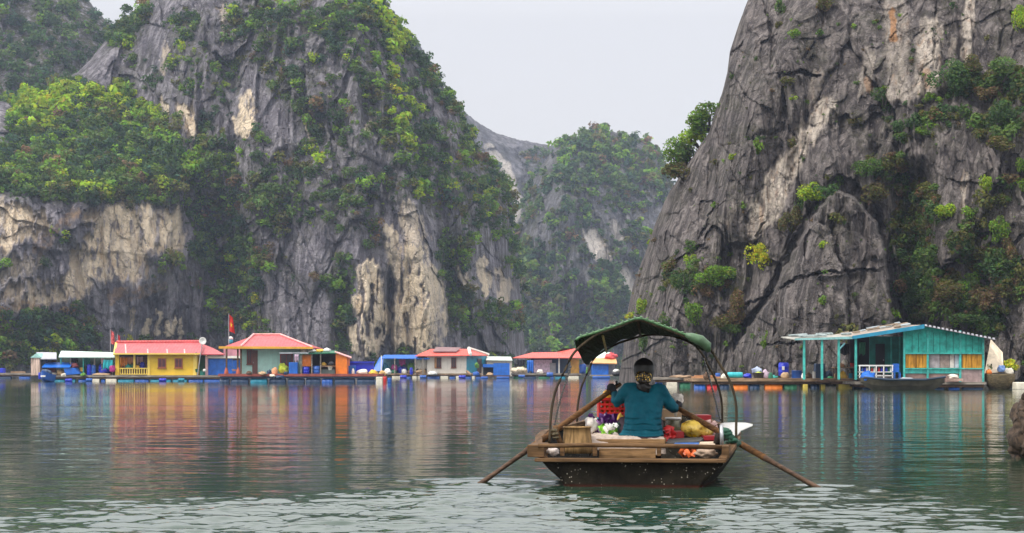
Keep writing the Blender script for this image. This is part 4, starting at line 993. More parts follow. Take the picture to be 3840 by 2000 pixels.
heap(1318, 1330, 1384, 1404, D - .5, CREAM, "sack", "small cream sack right of the orange kiosk wall", 29); heap(1338, 1378, 1384, 1406, D - .6, CREAM, "sack", "large cream sack on the platform's right part", 30, .2); heap(1384, 1416, 1388, 1408, D - .8, GOLD, "sack", "yellow bag at the right end of the dark platform", 31)
single("tarp", "royal blue tarp wall behind the cream sacks", "tarp", Geo().pb(1303, 1402, 1361, 1396, D + 3, .12).pb(1300, 1404, 1356, 1362, D + 2.9, .3), ROYAL)
single("foam_block", "white foam block afloat off the platform's right end", "foam block", Geo().pb(1410, 1434, 1414, 1442, D - 2, .8), FOAM, None, None, False, .05)
drum(1436, 1450, 1413, 1438, D - 2, RED, "red drum floating by the white foam block"); drum(1452, 1468, 1418, 1438, D - 2, BLUE, "blue drum floating right of the red drum")

# ------------------------------------------------------------------ middle row (D about 230 m)
D = 228.0
raft("raft", "low raft on white floats under the blue tarp tent and white house", 1418, 1830, 1401, 1406, 1419, D - .8, 8, PLANK, BROWN,
     [(1470, 1500, "w"), (1504, 1520, "w"), (1524, 1540, "b"), (1546, 1562, "w"), (1566, 1596, "w"), (1602, 1648, "b"), (1652, 1680, "w"), (1686, 1706, "b"), (1710, 1736, "w"), (1740, 1766, "b"), (1770, 1780, "w"), (1784, 1826, "b")])
h = root("tarp_tent", "bright blue tarp tent on poles left of the white house", "tent", 1500, 1404, D)
g = Geo()
g.slab([P(1432, 1344, D - 1), P(1612, 1345, D - 1), P(1570, 1331, D + 3), P(1440, 1331, D + 3)], .08)
g.slab([P(1395, 1394, D - .6), P(1432, 1390, D - 1), P(1440, 1335, D), P(1424, 1340, D + 1)], .08)
g.obj("sheet", TARP, h)
for x in (1428, 1478, 1555, 1584): Geo().pb(x, x + 4, 1334 if x < 1430 else 1344, 1404, D - 1.05, .15).obj("pole", WHITE if x < 1430 else OLDP, h)
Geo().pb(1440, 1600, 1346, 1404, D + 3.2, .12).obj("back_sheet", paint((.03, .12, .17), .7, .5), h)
heap(1432, 1458, 1362, 1400, D + .2, TEALB, "bundle", "teal bundle under the blue tent, leftmost", 41); heap(1484, 1528, 1372, 1404, D, ROYAL, "bundle", "royal blue bundle in the middle of the blue tent", 42)
heap(1466, 1490, 1366, 1390, D - .2, MAG, "bundle", "magenta bundle between two blue ones in the tent", 43, .2); heap(1504, 1524, 1384, 1402, D - .6, WHITE, "sack", "white sack in front of the blue tent", 44)
heap(1530, 1554, 1358, 1400, D + .3, LEAFG, "plant", "leafy green potted plant in the blue tent", 45, .5); heap(1466, 1486, 1386, 1405, D - .4, GREEN, "bundle", "dark green bundle at the foot of the tent", 46)
cloth(1558, 1600, 1348, 1388, D + .6, CREAM, "cloth", "pale cloth hung left of the white house", 3); heap(1552, 1598, 1384, 1404, D - .4, CARDB, "goods", "brown goods stacked left of the white house", 47, .4)
h = root("house", "white house with a turquoise blue end wall under a red hipped roof", "house", 1700, 1404, D)
Geo().pb(1601, 1749, 1332, 1403, D, 7).obj("wall", CREAM, h); Geo().slab([P(1749, 1403, D + .05), P(1822, 1403, D + 5), P(1822, 1332, D + 5), P(1749, 1332, D + .05)], .2).obj("end_wall", TEALB, h)
Geo().pb(1601, 1749, 1401, 1407, D - .05, .2).obj("base_board", paint((.12, .42, .36), .6), h)
E = [P(1556, 1335, D - 1), P(1764, 1333, D - 1), P(1832, 1333, D + 6), P(1600, 1335, D + 8)]; R1, R2 = P(1615, 1309, D + 3), P(1758, 1309, D + 3.5)
tri(tri(tri(tri(Geo(), [E[0], E[1], R2, R1]), [E[1], E[2], R2]), [E[2], E[3], R1, R2]), [E[3], E[0], R1]).obj("roof", ROOFO, h)
Geo().tube([E[1] + Vector((0, 0, .1)), R2 + Vector((0, 0, .1))], .22, 6).tube([E[2] + Vector((0, 0, .1)), R2 + Vector((0, 0, .1))], .2, 6).obj("ridge_cap", CREAM, h)
Geo().slab([P(1622, 1320, D + .8), P(1712, 1320, D + .8), P(1728, 1305, D + 2.9), P(1636, 1303, D + 2.9)], -.06).obj("roof_panel", paint((.22, .12, .12), .6), h)
for a, b in ((1632, 1655), (1692, 1711)): window(h, a, b, 1341, 1380, D - .05, paint((.20, .06, .04), .6), WIN)
Geo().slab([P(1629, 1380, D - .1), P(1636, 1380, D - .6), P(1636, 1342, D - .6), P(1629, 1342, D - .1)], .05).obj("shutter", paint((.42, .20, .07), .6), h)
Geo().slab([P(1790, 1400, D + 2.6), P(1806, 1400, D + 3.8), P(1806, 1345, D + 3.8), P(1790, 1345, D + 2.6)], -.04).obj("door", WIN, h)
single("plank", "brown board leaning on the white house's right corner", "plank", Geo().tube([P(1750, 1392, D - .4), P(1766, 1406, D - .8)], .18, 4), PLANK)
D = 222.0
h = root("shed", "blue walled floating box with a dark opening right of the white house", "shed", 1857, 1418, D)
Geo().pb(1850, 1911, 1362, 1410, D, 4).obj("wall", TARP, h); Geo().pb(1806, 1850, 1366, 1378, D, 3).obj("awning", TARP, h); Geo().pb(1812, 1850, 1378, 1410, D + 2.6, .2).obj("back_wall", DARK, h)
Geo().pb(1800, 1914, 1408, 1414, D - .3, 4.5).obj("deck", BROWN, h)
for a, b in ((1804, 1830), (1862, 1910)): Geo().lathe(P(a, 1417, D - .1), [(.22, 0), (.26, .1), (.26, PX(b, D) - PX(a, D) - .1), (.22, PX(b, D) - PX(a, D))], 12, 0).obj("float", BLUE, h, True)
Geo().pb(1806, 1811, 1366, 1410, D, .15).obj("post", OLDP, h)
heap(1826, 1850, 1398, 1410, D - .2, CARDB, "goods", "brown goods in the opening of the blue walled box", 51)
h = root("shed", "cream walled shed with a pale grey green roof behind the blue box", "shed", 1870, 1408, D + 10)
Geo().slab([P(1822, 1350, D + 9.5), P(1922, 1352, D + 9.5), P(1916, 1338, D + 13), P(1826, 1337, D + 13)], .1).obj("roof", paint((.50, .56, .50), .6), h); Geo().pb(1826, 1920, 1351, 1412, D + 10, 3).obj("wall", CREAM, h)
raft("raft", "grey low raft with nets right of the blue box", 1918, 2180, 1401, 1406, 1417, D + 4, 6, OLDP, BROWN, [(1926, 1960, "g"), (1966, 2010, "n"), (2020, 2060, "g"), (2064, 2076, "b"), (2082, 2120, "t"), (2130, 2170, "w")])
heap(1922, 1974, 1376, 1402, D + 4.5, paint((.58, .48, .34), .85, .6, .5, .3), "net_heap", "cream and brown fishing net heap right of the blue box", 52, .4); cloth(1976, 2000, 1352, 1396, D + 6, TARP, "tarp", "blue tarp hung right of the net heap", 6)
h = root("house", "lilac walled house under a long low red roof behind the rowing boat", "house", 2060, 1404, D + 8)
Geo().pb(1990, 2130, 1340, 1404, D + 9, 5).obj("wall", NAVY, h); Geo().pb(2002, 2070, 1350, 1398, D + 8.6, .3).obj("front_wall", LILAC, h)
tri(tri(Geo(), [P(1922, 1342, D + 7), P(2182, 1342, D + 7), P(2186, 1324, D + 12), P(2155, 1307, D + 12), P(2112, 1307, D + 12), P(2086, 1321, D + 12), P(1996, 1322, D + 12)]), [P(2182, 1342, D + 7), P(2200, 1342, D + 16), P(2186, 1322, D + 12)]).obj("roof", ROOFO, h)
dd = Geo().pb(2062, 2084, 1362, 1400, D + 8.4, .15).obj("door", GREYP, h); Geo().pb(2140, 2172, 1346, 1404, D + 8.5, .3).obj("side_wall", paint((.72, .38, .06), .6), h)
Geo().pb(2086, 2091, 1344, 1402, D + 7.9, .15).obj("post", NAVY, h); Geo().pb(2094, 2099, 1344, 1402, D + 7.9, .15).obj("post", WHITE, h)
heap(2012, 2036, 1386, 1402, D + 6, CREAM, "sack", "cream sack before the lilac wall", 53); drum(2050, 2074, 1397, 1414, D + 3, BLUE, "blue drum lying on the raft edge before the lilac house", lying=True)
heap(2172, 2200, 1362, 1402, D + 8, BLUE, "tarp", "blue tarp bundle right of the orange house wall", 54); heap(2198, 2206, 1376, 1404, D + 6, LEAFG, "plant", "green leafy plant seen left of the canopy's inner hoop", 55, .5)
h = root("shed", "blue cube shed with an orange shelf roof seen through the canopy frame", "shed", 2250, 1404, D + 4)
Geo().pb(2222, 2282, 1362, 1406, D + 4, 4).obj("wall", TARP, h); Geo().slab([P(2214, 1361, D + 3.6), P(2314, 1363, D + 3.6), P(2310, 1345, D + 8), P(2230, 1343, D + 8)], .12).obj("roof", paint((.66, .34, .12), .6), h)
Geo().pb(2282, 2306, 1366, 1406, D + 6, .2).obj("side_panel", GREYP, h); Geo().pb(2216, 2316, 1406, 1411, D + 3.6, 5).obj("deck", OLDP, h); Geo().lathe(P(2222, 1416, D + 3.8), [(.22, 0), (.28, .1), (.28, 2.2), (.22, 2.3)], 12, 0).obj("float", BLUE, h, True)
heap(2270, 2312, 1322, 1346, D + 7, paint((.70, .10, .11), .8), "cloth", "red cloth lying on the orange shelf roof", 56, .4); single("tarp", "pale turquoise tarp behind the red cloth", "tarp", Geo().slab([P(2226, 1346, D + 8), P(2280, 1340, D + 8), P(2290, 1322, D + 11), P(2250, 1318, D + 11)], .1), MINTR)
h = root("boat", "small white boat with a dark belly near the cliff's foot", "boat", 2311, 1408, D - 8)
g = Geo(); g.blob(P(2311, 1403, D - 8), (.55, 1.4, .30), 4, .06, 18, 11, 1.0); g.obj("hull", DARK, h, True); Geo().blob(P(2311, 1393, D - 8), (.42, 1.0, .28), 5, .1).obj("cover", WHITE, h, True)
single("post", "tall pale mooring post at the cliff's foot behind the rower", "post", Geo().tube([P(2336, 1420, 190), P(2334, 1352, 190)], [.13, .10], 7), PLANK)

# ------------------------------------------------------------------ right: plank landing and turquoise house (D about 96-101 m)
D = 100.0
raft("raft", "long brown plank landing on drums left of the turquoise house", 2600, 3260, 1420, 1431, 1457, D, 5, PLANK, BROWN,
     [(2606, 2646, "b"), (2652, 2690, "r"), (2700, 2736, "n"), (2746, 2806, "o"), (2812, 2850, "n"), (2870, 2936, "o"), (2944, 2990, "g"), (3012, 3030, "y"), (3044, 3074, "n"), (3080, 3096, "y"), (3146, 3196, "y"), (3204, 3240, "n")])
raft("raft", "flat grey raft of weathered boards right behind the rower's shoulder", 2452, 2602, 1416, 1424, 1452, D + 6, 4, OLDP, BROWN, [(2460, 2486, "b"), (2500, 2540, "w"), (2550, 2590, "g")])
single("plank", "orange brown board stack on the left end of the plank landing", "plank", Geo().pb(2602, 2700, 1412, 1420, D + .5, 1.5).pb(2610, 2690, 1408, 1412, D + .9, 1), wood((.46, .24, .12)))
heap(2520, 2600, 1408, 1420, D + 6, PLANK, "net_heap", "brown net heap on the weathered raft", 61, .4)
drum(2684, 2702, 1400, 1420, D + .5, BLUE, "small blue drum on the landing between the canopy hoops"); drum(2730, 2786, 1396, 1418, D + .6, TURQ, "turquoise drum lying on the plank landing", lying=True)
heap(2790, 2822, 1400, 1420, D + .8, ROYAL, "sack", "royal blue sack right of the turquoise drum", 62); heap(2822, 2862, 1378, 1400, D + 1, paint((.45, .52, .72), .8, .4), "bundle", "pale blue and white bundle on the landing", 63)
bucket(2826, 2870, 1398, 1428, D + .3, paint((.05, .05, .05), .6), "pot", "dark pot with yellow green plants on the landing", 1.4); heap(2832, 2862, 1396, 1408, D + .6, YGREEN, "plant", "yellow green sprouts in the dark pot on the landing", 64)
heap(2862, 2884, 1390, 1420, D + 1, LILAC, "sack", "lilac sack right of the dark pot", 65); heap(2890, 2920, 1408, 1420, D + .8, TEALT, "bundle", "small teal bundle right of the lilac sack", 66)
o = drum(2922, 2962, 1362, 1410, D + 1.5, ROYAL, "tall royal blue drum with a white mark on the landing"); g = Geo().pb(2933, 2942, 1374, 1388, D + 1.47, .06); g.V = [v - o.location for v in g.V]; g.obj("mark", WHITE, o, local=True)
heap(2932, 2964, 1396, 1420, D + .6, CARDB, "basket", "brown basket in front of the tall royal blue drum", 67, .15); bucket(2972, 3012, 1390, 1420, D + .6, BLUE, "tub", "wide blue tub on the landing by the first turquoise post", .95)
heap(3022, 3046, 1398, 1422, D + .6, BROWN, "sack", "dark brown sack right of the first turquoise post", 68); bucket(3048, 3060, 1394, 1424, D + .3, WHITE, "canister", "slim white canister by the second turquoise post", 1.05)
single("cabinet", "dark navy cabinet behind the second turquoise post", "cabinet", Geo().pb(3060, 3094, 1364, 1420, D + 1.2, .7), NAVY, None, None, False, .03)
heap(3096, 3128, 1392, 1422, D + 1, NAVY, "tarp", "dark blue tarp heap under the veranda", 69); heap(3104, 3132, 1412, 1426, D + .3, paint((.05, .42, .16), .6), "bundle", "bright green bundle under the veranda", 70)
h = root("table", "plank table loaded with bottles and fruit under the veranda", "table", 3172, 1420, D)
Geo().pb(3130, 3208, 1376, 1381, D, 1).obj("tabletop", PLANK, h)
for x in (3134, 3200):
    for dy in (.05, .85): Geo().box(PX(x, D), PX(x, D) + .07, D + dy, D + dy + .07, PZ(1422, D), PZ(1381, D) - .003).obj("leg", BROWN, h)
heap(3144, 3168, 1362, 1376, D + .3, PEACH, "fruit_pile", "orange fruit pile on the veranda table", 71); heap(3160, 3180, 1350, 1376, D + .5, FOAM, "sack", "pale sack standing on the veranda table", 72); bucket(3190, 3206, 1362, 1376, D + .3, RED, "bucket", "red bucket at the right of the veranda table")
heap(3150, 3180, 1394, 1424, D + .2, GOLD, "sack", "golden brown sack under the veranda table", 73); bucket(3184, 3200, 1400, 1424, D + .2, TEALB, "tub", "teal tub under the veranda table", 1.1)

D = 96.0
raft("raft", "dark log raft carrying the turquoise house", 3222, 3700, 1432, 1442, 1461, D - .6, 8, OLDP, BROWN, [(3240, 3330, "n"), (3340, 3440, "n"), (3450, 3545, "n"), (3562, 3602, "b"), (3612, 3690, "n")])
h = root("house", "turquoise plank house with orange and grey shutters and a tin roof", "house", 3440, 1434, D)
TQ = paint((.03, .40, .34), .75, .4, .62, .8); TQL = paint((.06, .46, .41), .7, .3, .55, .6)
Geo().prism([(3392, 1238), (3464, 1224), (3690, 1268), (3690, 1327), (3392, 1327)], D, .2).obj("gable_wall", TQ, h)
Geo().pb(3392, 3604, 1381, 1401, D, .2).obj("lower_wall", TQL, h); Geo().pb(3604, 3686, 1383, 1434, D, .2).obj("skirt_board", paint((.36, .26, .25), .8, .3, .4), h); Geo().pb(3392, 3604, 1402, 1434, D + .05, .2).obj("skirt_board", paint((.26, .17, .15), .8, .3, .4), h)
for x in (3388, 3476, 3598, 3684): Geo().pb(x, x + 7, 1266 if x == 3684 else 1240, 1434, D - .06, .14).obj("stud", TQL, h)
for a, b_ in ((1323, 1328), (1381, 1385)): Geo().pb(3395, 3690, a, b_, D - .09, .1).obj("trim", TQL, h)
for x in (3420, 3444, 3500, 3524, 3548, 3574, 3622, 3646, 3668): Geo().pb(x, x + 1.6, 1262 if x > 3600 else 1248, 1322, D - .025, .05).obj("batten", paint((.015, .20, .17), .8, .4, .5), h)
for k, (x, w) in enumerate(((3396, 38), (3437, 38))):
    s = Geo().pb(x, x + w, 1328, 1380, D + .02, .06).obj("shutter", wood((.58, .27, .035), 1, 2), h)
for x in (3609, 3646): Geo().pb(x, x + 36, 1328, 1382, D + .02, .06).obj("shutter", wood((.58, .27, .035), 1, 2), h)
for k, (a, b, c) in enumerate(((3485, 3524, (.38, .32, .33)), (3526, 3560, (.30, .22, .19)), (3562, 3578, (.55, .48, .44)), (3580, 3598, (.50, .50, .56)))):
    Geo().pb(a, b, 1329, 1380, D + .1, .08).obj("curtain", paint(c, .85, .3, .35, .5), h)
Geo().pb(3476, 3604, 1327, 1381, D + .4, .05).obj("pane", WIN, h)
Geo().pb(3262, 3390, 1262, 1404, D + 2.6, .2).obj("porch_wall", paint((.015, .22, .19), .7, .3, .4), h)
dd = Geo().pb(3284, 3318, 1290, 1404, D + 2.5, .08).obj("door", DARK, h); Geo().pb(3312, 3315, 1348, 1354, D + 2.45, .05).obj("handle", GREYP, dd)
for x in (3340, 3372): Geo().pb(x, x + 5, 1264, 1404, D + 2.45, .1).obj("stud", TQL, h)
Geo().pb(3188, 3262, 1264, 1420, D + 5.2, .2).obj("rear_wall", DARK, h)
Geo().pb(3686, 3692, 1268, 1434, D + .1, 6).obj("side_wall", paint((.45, .40, .32), .8), h)
# roof: two tin slopes, blue edge board on the left one
AP = P(3466, 1219, D - .6); LE = P(3196, 1262, D - .6); RE = P(3736, 1272, D - .6); b7 = Vector((0, 7.4, .2))
Geo().slab([LE, AP, AP + b7, LE + b7], .05).obj("roof", paint((.32, .27, .22), .75, .4, .5, .7), h)
Geo().slab([AP, RE, RE + b7, AP + b7], .05).obj("rear_roof", paint((.17, .16, .18), .6, .4, .4), h)
Geo().slab([LE + Vector((0, -.04, -.16)), AP + Vector((0, -.04, -.2)), AP + Vector((0, -.04, .03)), LE + Vector((0, -.04, .03))], .05).obj("fascia", paint((.02, .26, .42), .5, .2, .3), h)
g = Geo()
for i in range(17):
    a = i / 17; p = AP.lerp(RE, a + .008); q = AP.lerp(RE, a + .038)
    g.slab([p + Vector((0, -.03, -.05)), q + Vector((0, -.03, -.05)), q + Vector((0, -.03, .05)), p + Vector((0, -.03, .05))], .04)
g.obj("roof_edge", paint((.62, .60, .66), .4), h)
for i in range(16):
    g = Geo(); u, v = rnd.uniform(.03, .97), rnd.uniform(.05, .9); c = LE.lerp(AP, u) + b7 * v + Vector((0, 0, .05)); L = rnd.uniform(.3, .9); w = rnd.uniform(.15, .5)
    g.slab([c, c + Vector((L, 0, L * .16)), c + Vector((L, w, L * .16 + .06)), c + Vector((0, w, .05))], -rnd.uniform(.03, .09)); g.obj("roof_patch", wood((.24, .18, .125), 1) if i % 3 else paint((.26, .30, .32), .6, .4, .5, .5), h)
# veranda roof on turquoise posts
h = root("veranda", "open veranda with a ragged pale tin roof on turquoise posts", "veranda", 3090, 1422, D)
Z1 = P(2980, 1273, D - .3); Z2 = P(3200, 1264, D - .3); bb = Vector((0, 5, .24))
Geo().slab([Z1, Z2, Z2 + bb, Z1 + bb], .05).obj("roof", paint((.34, .33, .29), .7, .4, .5, .6), h)
Geo().slab([Z1 + Vector((0, -.04, -.05)), Z2 + Vector((0, -.04, -.12)), Z2 + Vector((0, -.04, .02)), Z1 + Vector((0, -.04, .05))], .05).obj("fascia", paint((.25, .50, .50), .6, .3, .4), h)
for i in range(12):
    g = Geo(); u, v = rnd.uniform(.0, .95), rnd.uniform(0, .9); c = Z1.lerp(Z2, u) + bb * v + Vector((0, 0, .05)); L = rnd.uniform(.4, 1.0); w = rnd.uniform(.2, .6)
    g.slab([c, c + Vector((L, 0, .03)), c + Vector((L, w, .08)), c + Vector((0, w, .05))], -rnd.uniform(.03, .09)); g.obj("roof_patch", paint((.26, .31, .31), .7, .5, .5, .4), h)
for x, y in ((3012, 1274), (3079, 1272), (3142, 1270), (3206, 1266)): Geo().pb(x, x + 8, y, 1424, D - .2, .12).obj("post", TQL, h)
Geo().tube([P(3146, 1312, D - .15), P(3168, 1288, D - .15)], .05, 4).obj("brace", paint((.2, .5, .55), .6), h)
# railing with bottles
h = root("rack", "white slatted rack of coloured bottles in front of the porch wall", "rack", 3285, 1420, D)
g = Geo().pb(3222, 3350, 1369, 1374, D - .3, .4).pb(3222, 3350, 1394, 1397, D - .3, .4).pb(3222, 3350, 1408, 1411, D - .3, .4)
for x in (3222, 3258, 3284, 3312, 3345): g.pb(x, x + 4, 1374, 1418, D - .3, .05)
g.obj("frame", WHITE, h)
for i, (x, c) in enumerate(((3230, BLUE), (3240, ROYAL), (3247, WHITE), (3266, RED), (3275, WHITE), (3292, RED), (3302, ROYAL), (3320, ROYAL), (3330, GREEN), (3336, WHITE))):
    single("bottle", ["blue bottle at the left end of the white rack", "dark blue bottle second from the left on the white rack", "white bottle right of the first two blue ones on the rack", "red bottle nearest the left end of the white rack", "white bottle between the two red ones on the rack", "red bottle in the middle of the white rack", "dark blue bottle right of the middle red one on the rack", "dark blue bottle just left of the green one on the rack", "green bottle near the right end of the white rack", "white bottle at the right end of the white rack"][i], "bottle",
           Geo().lathe(P(x + 4, 1394, D - .12), [(.05, 0), (.055, .02), (.055, .16), (.02, .2), (.02, .24)], 8), c, None, "bottles on the white rack", True)
h = root("chair", "bright blue plastic chair beside the bottle rack", "chair", 3358, 1420, D)
Geo().pb(3348, 3372, 1392, 1396, D - .4, .4).obj("seat", TARP, h); Geo().pb(3348, 3372, 1364, 1391, D - .02, .05).obj("backrest", TARP, h)
for x in (3348, 3368):
    for dy in (-.4, -.06): Geo().box(PX(x, D), PX(x, D) + .05, D + dy, D + dy + .05, PZ(1420, D), PZ(1396, D) - .003).obj("leg", TARP, h)
heap(3232, 3286, 1396, 1434, D - 1.6, TARP, "tarp", "bright blue tarp bundle on the stern of the dark long boat", 81, .35)
# long dark boat
def small_hull(r, x0, x1, yt, yw, D, mat, beam, sheer=.25, rim=None):
    L = PX(x1, D) - PX(x0, D); zt = PZ(yt, D); zb = -.12; V, Fc = [], []; n = 15; c = Vector(r.location)
    for i in range(n):
        u = i / (n - 1); w = beam * max(.03, (1 - abs(2 * u - 1) ** 2.6)); s = sheer * abs(2 * u - 1) ** 2.2
        zo = zb + (zt - zb) * .8 * abs(2 * u - 1) ** 5
        for y, z in ((-w, zt + s), (-w * .75, (zt + zo) * .5), (-w * .3, zo), (w * .3, zo), (w * .75, (zt + zo) * .5), (w, zt + s), (w * .88, zt + s - .01), (0, zt - .22), (-w * .88, zt + s - .01)):
            V.append(Vector((PX(x0, D) + L * u, D + beam + y, z)) - c)
    for i in range(n - 1):
        for k in range(9): a = i * 9 + k; b = i * 9 + (k + 1) % 9; Fc.append((a, b, b + 9, a + 9))
    Fc += [tuple(range(9))[::-1], tuple((n - 1) * 9 + k for k in range(9))]
    return mesh_obj("hull", V, Fc, mat, r)
h = root("boat", "long dark wooden boat moored along the turquoise house", "boat", 3390, 1460, D - 2)
small_hull(h, 3234, 3552, 1424, 1460, D - 2, paint((.055, .048, .030), .7, .4, .5), .55, .12)
Geo().tube([P(3240, 1416, D - 1.98), P(3330, 1424, D - 2.0), P(3470, 1424, D - 2.0), P(3546, 1414, D - 1.98)], .07, 6).obj("gunwale", paint((.02, .04, .07), .6), h)
heap(3378, 3432, 1416, 1430, D - 1.8, paint((.40, .42, .46), .7), "tarp", "pale grey tarp lying in the long dark boat", 82, .3, .3)
single("plank", "pinkish plank on the raft edge at the long boat's bow", "plank", Geo().pb(3552, 3612, 1420, 1430, D - .9, .3), wood((.50, .34, .28)))
h = root("basket_boat", "round woven basket boat moored at the house's right corner", "boat", 3750, 1460, D - 1)
r = (PX(3806, D) - PX(3690, D)) / 2
Geo().lathe(P(3748, 1462, D + .4), [(r * .35, -.1), (r * .7, .08), (r * .93, .42), (r, .85), (r * .97, .9), (r * .92, .86), (r * .8, .4), (r * .5, .2)], 26).obj("hull", wood((.13, .10, .055), .6), h, True)
heap(3700, 3722, 1386, 1404, D, ORANGE, "float_ball", "orange float in the basket boat", 83, .1); heap(3744, 3772, 1370, 1396, D + .2, paint((.20, .36, .75), .6), "bag", "light blue bag in the basket boat", 84); heap(3772, 3806, 1380, 1404, D + .1, FOAM, "bag", "white bag at the right rim of the basket boat", 85)
single("tarp", "cream tarp slanting from the turquoise house's right eave", "tarp", Geo().slab([P(3692, 1400, D + .3), P(3764, 1396, D + .6), P(3760, 1322, D + 2), P(3716, 1272, D + 2)], .05), paint((.74, .62, .46), .8, .2, .35, .6))
plant("plant", "yellow green leafy plant behind the basket boat", "plant", P(3786, 1398, D + 1.4), .62, "yellow", 951, 500, .16, 1.1, .8, None, .5, (0, 0))
plant("plant", "small dark leafy plant before the cream tarp", "plant", P(3712, 1400, D + .8), .36, "mid", 952, 200, .2, .8, 1.4, None, .7, (0, 0))
single("foam_block", "white foam float right of the basket boat", "foam block", Geo().pb(3812, 3870, 1434, 1462, D - 1, .9), FOAM, None, None, False, .05)
# rock at the right border, close by
g = Geo()
for c, r_, sd_ in (((3938, 1600), (.36, .45, .33), 1), ((3896, 1660), (.22, .34, .24), 2), ((3886, 1560), (.15, .25, .16), 3), ((3932, 1690), (.30, .40, .20), 4), ((3976, 1520), (.30, .4, .3), 5), ((3996, 1650), (.4, .5, .38), 6)):
    g.blob(P(c[0], c[1], 20.2) + Vector((0, .3, 0)), r_, sd_, .38, 40, 26, 2.6)
rk = single("rock", "rough brown rock rising from the water at the right border", "rock", g, paint((.055, .036, .024), .9, .7, .6, .10, 0, .9), None, None, True)

# more of the clutter that fills the rafts
D = 164.6
cloth(264, 292, 1342, 1360, D + 2, DARK, "cloth", "dark net curtain hanging in the left half of the mint shelter", 8); cloth(312, 338, 1342, 1368, D + 2, TEALT, "cloth", "green cloth hanging behind the tall drums in the mint shelter", 9)
cloth(158, 176, 1378, 1404, D - .2, NAVY, "cloth", "navy cloth hanging below the low awning's left end", 3); heap(226, 246, 1400, 1412, D - 1.2, FOAM, "sack", "pale sack at the raft edge under the blue tarp triangle", 91)
drum(142, 156, 1398, 1422, 163, ROYAL, "royal blue drum standing by the small moored boat"); heap(298, 320, 1398, 1410, D - .6, LEAFG, "plant", "green plant at the foot of the mint shelter's middle post", 92, .5)
heap(508, 522, 1370, 1386, D + .6, GOLD, "bundle", "yellow bundle between the teal and dark blue ones on the yellow porch", 93); heap(492, 506, 1366, 1386, D + .9, GREEN, "bundle", "green bundle by the yellow porch's middle pillar", 94)
heap(760, 772, 1384, 1394, D - .4, WHITE, "sack", "white sack on the teal tub beside the pink shed", 95)
D = 146.0
heap(922, 944, 1392, 1406, D - .9, BROWN, "basket", "brown basket before the turquoise house's door", 96, .15); heap(968, 996, 1394, 1406, D - .8, CARDB, "goods", "brown goods along the turquoise wall right of the door", 97)
cloth(1104, 1120, 1330, 1356, D - .7, LILAC, "cloth", "lilac shirt hung under the grey awning", 5); bucket(1228, 1246, 1376, 1388, D - .5, CREAM, "bowl", "cream bowl on the kiosk counter", 1.6)
heap(1230, 1252, 1356, 1371, D - .2, DARK, "pot", "black pot on the kiosk shelf", 98, .1); heap(1062, 1080, 1394, 1406, D - 1.1, NAVY, "tarp", "dark tarp at the foot of the yellow green cloth", 99)
heap(1030, 1066, 1408, 1422, D - 1.7, NAVY, "net_heap", "dark net hanging over the platform edge below the peach sack", 100); heap(1008, 1030, 1404, 1414, D - 1.6, FOAM, "sack", "pale sack on the platform edge left of the dark net", 101)
D = 226.0
heap(1440, 1466, 1384, 1404, D - .6, WHITE, "sack", "white sack by the blue tent's white pole", 102); heap(1528, 1552, 1388, 1404, D - .6, BROWN, "goods", "brown crates right of the white sack in the tent", 103)
cloth(1496, 1520, 1346, 1370, D + 2, MAG, "cloth", "magenta cloth hanging at the back of the blue tent", 4); drum(1536, 1548, 1380, 1405, D - .9, ROYAL, "royal blue drum at the tent's right front")
heap(1772, 1800, 1394, 1410, D - .6, BLUE, "tarp", "blue tarp at the foot of the white house's end wall", 104); heap(1780, 1796, 1362, 1380, D + 1, LEAFG, "plant", "small plant hung on the white house's end wall", 105, .5)
cloth(1940, 1968, 1350, 1376, D + 6, DARK, "cloth", "dark awning cloth over the net heap", 4); heap(2098, 2124, 1386, 1404, D + 8, CARDB, "goods", "brown goods left of the orange wall on the grey raft", 106); bucket(2036, 2050, 1390, 1406, D + 6, MINT, "tub", "pale tub beside the cream sack before the lilac wall")
D = 99.6
for i, (x0, x1, y0, m_, lb) in enumerate(((2640, 2664, 1396, BROWN, "dark brown sack at the left end of the plank landing"), (2706, 2730, 1404, FOAM, "pale sack just left of the turquoise drum"), (2884, 2900, 1398, GREEN, "green sack between the lilac and teal ones"), (3006, 3022, 1402, WHITE, "white sack left of the dark brown one by the first post"), (3128, 3146, 1398, CARDB, "cardboard coloured sack under the veranda table's left leg"), (3206, 3222, 1398, NAVY, "navy sack by the last veranda post"))):
    heap(x0, x1, y0, 1422, D + .3 + .1 * i, m_, "sack", lb, 110 + i)
cloth(3150, 3190, 1290, 1330, D + 3, DARK, "cloth", "dark net hanging behind the veranda's third post", 4); cloth(3222, 3246, 1284, 1330, 97.5, GREEN, "cloth", "dark green cloth hung in the porch", 2)
heap(3060, 3120, 1424, 1440, D - .3, BROWN, "net_heap", "brown net hanging from the landing's edge under the veranda", 120); heap(3196, 3230, 1424, 1446, D - .4, DARK, "tyre_heap", "dark heap of tyres at the landing's right end", 121)
heap(3560, 3600, 1404, 1420, 95.2, CREAM, "sack", "cream sack leaning on the pinkish boards of the house", 122)

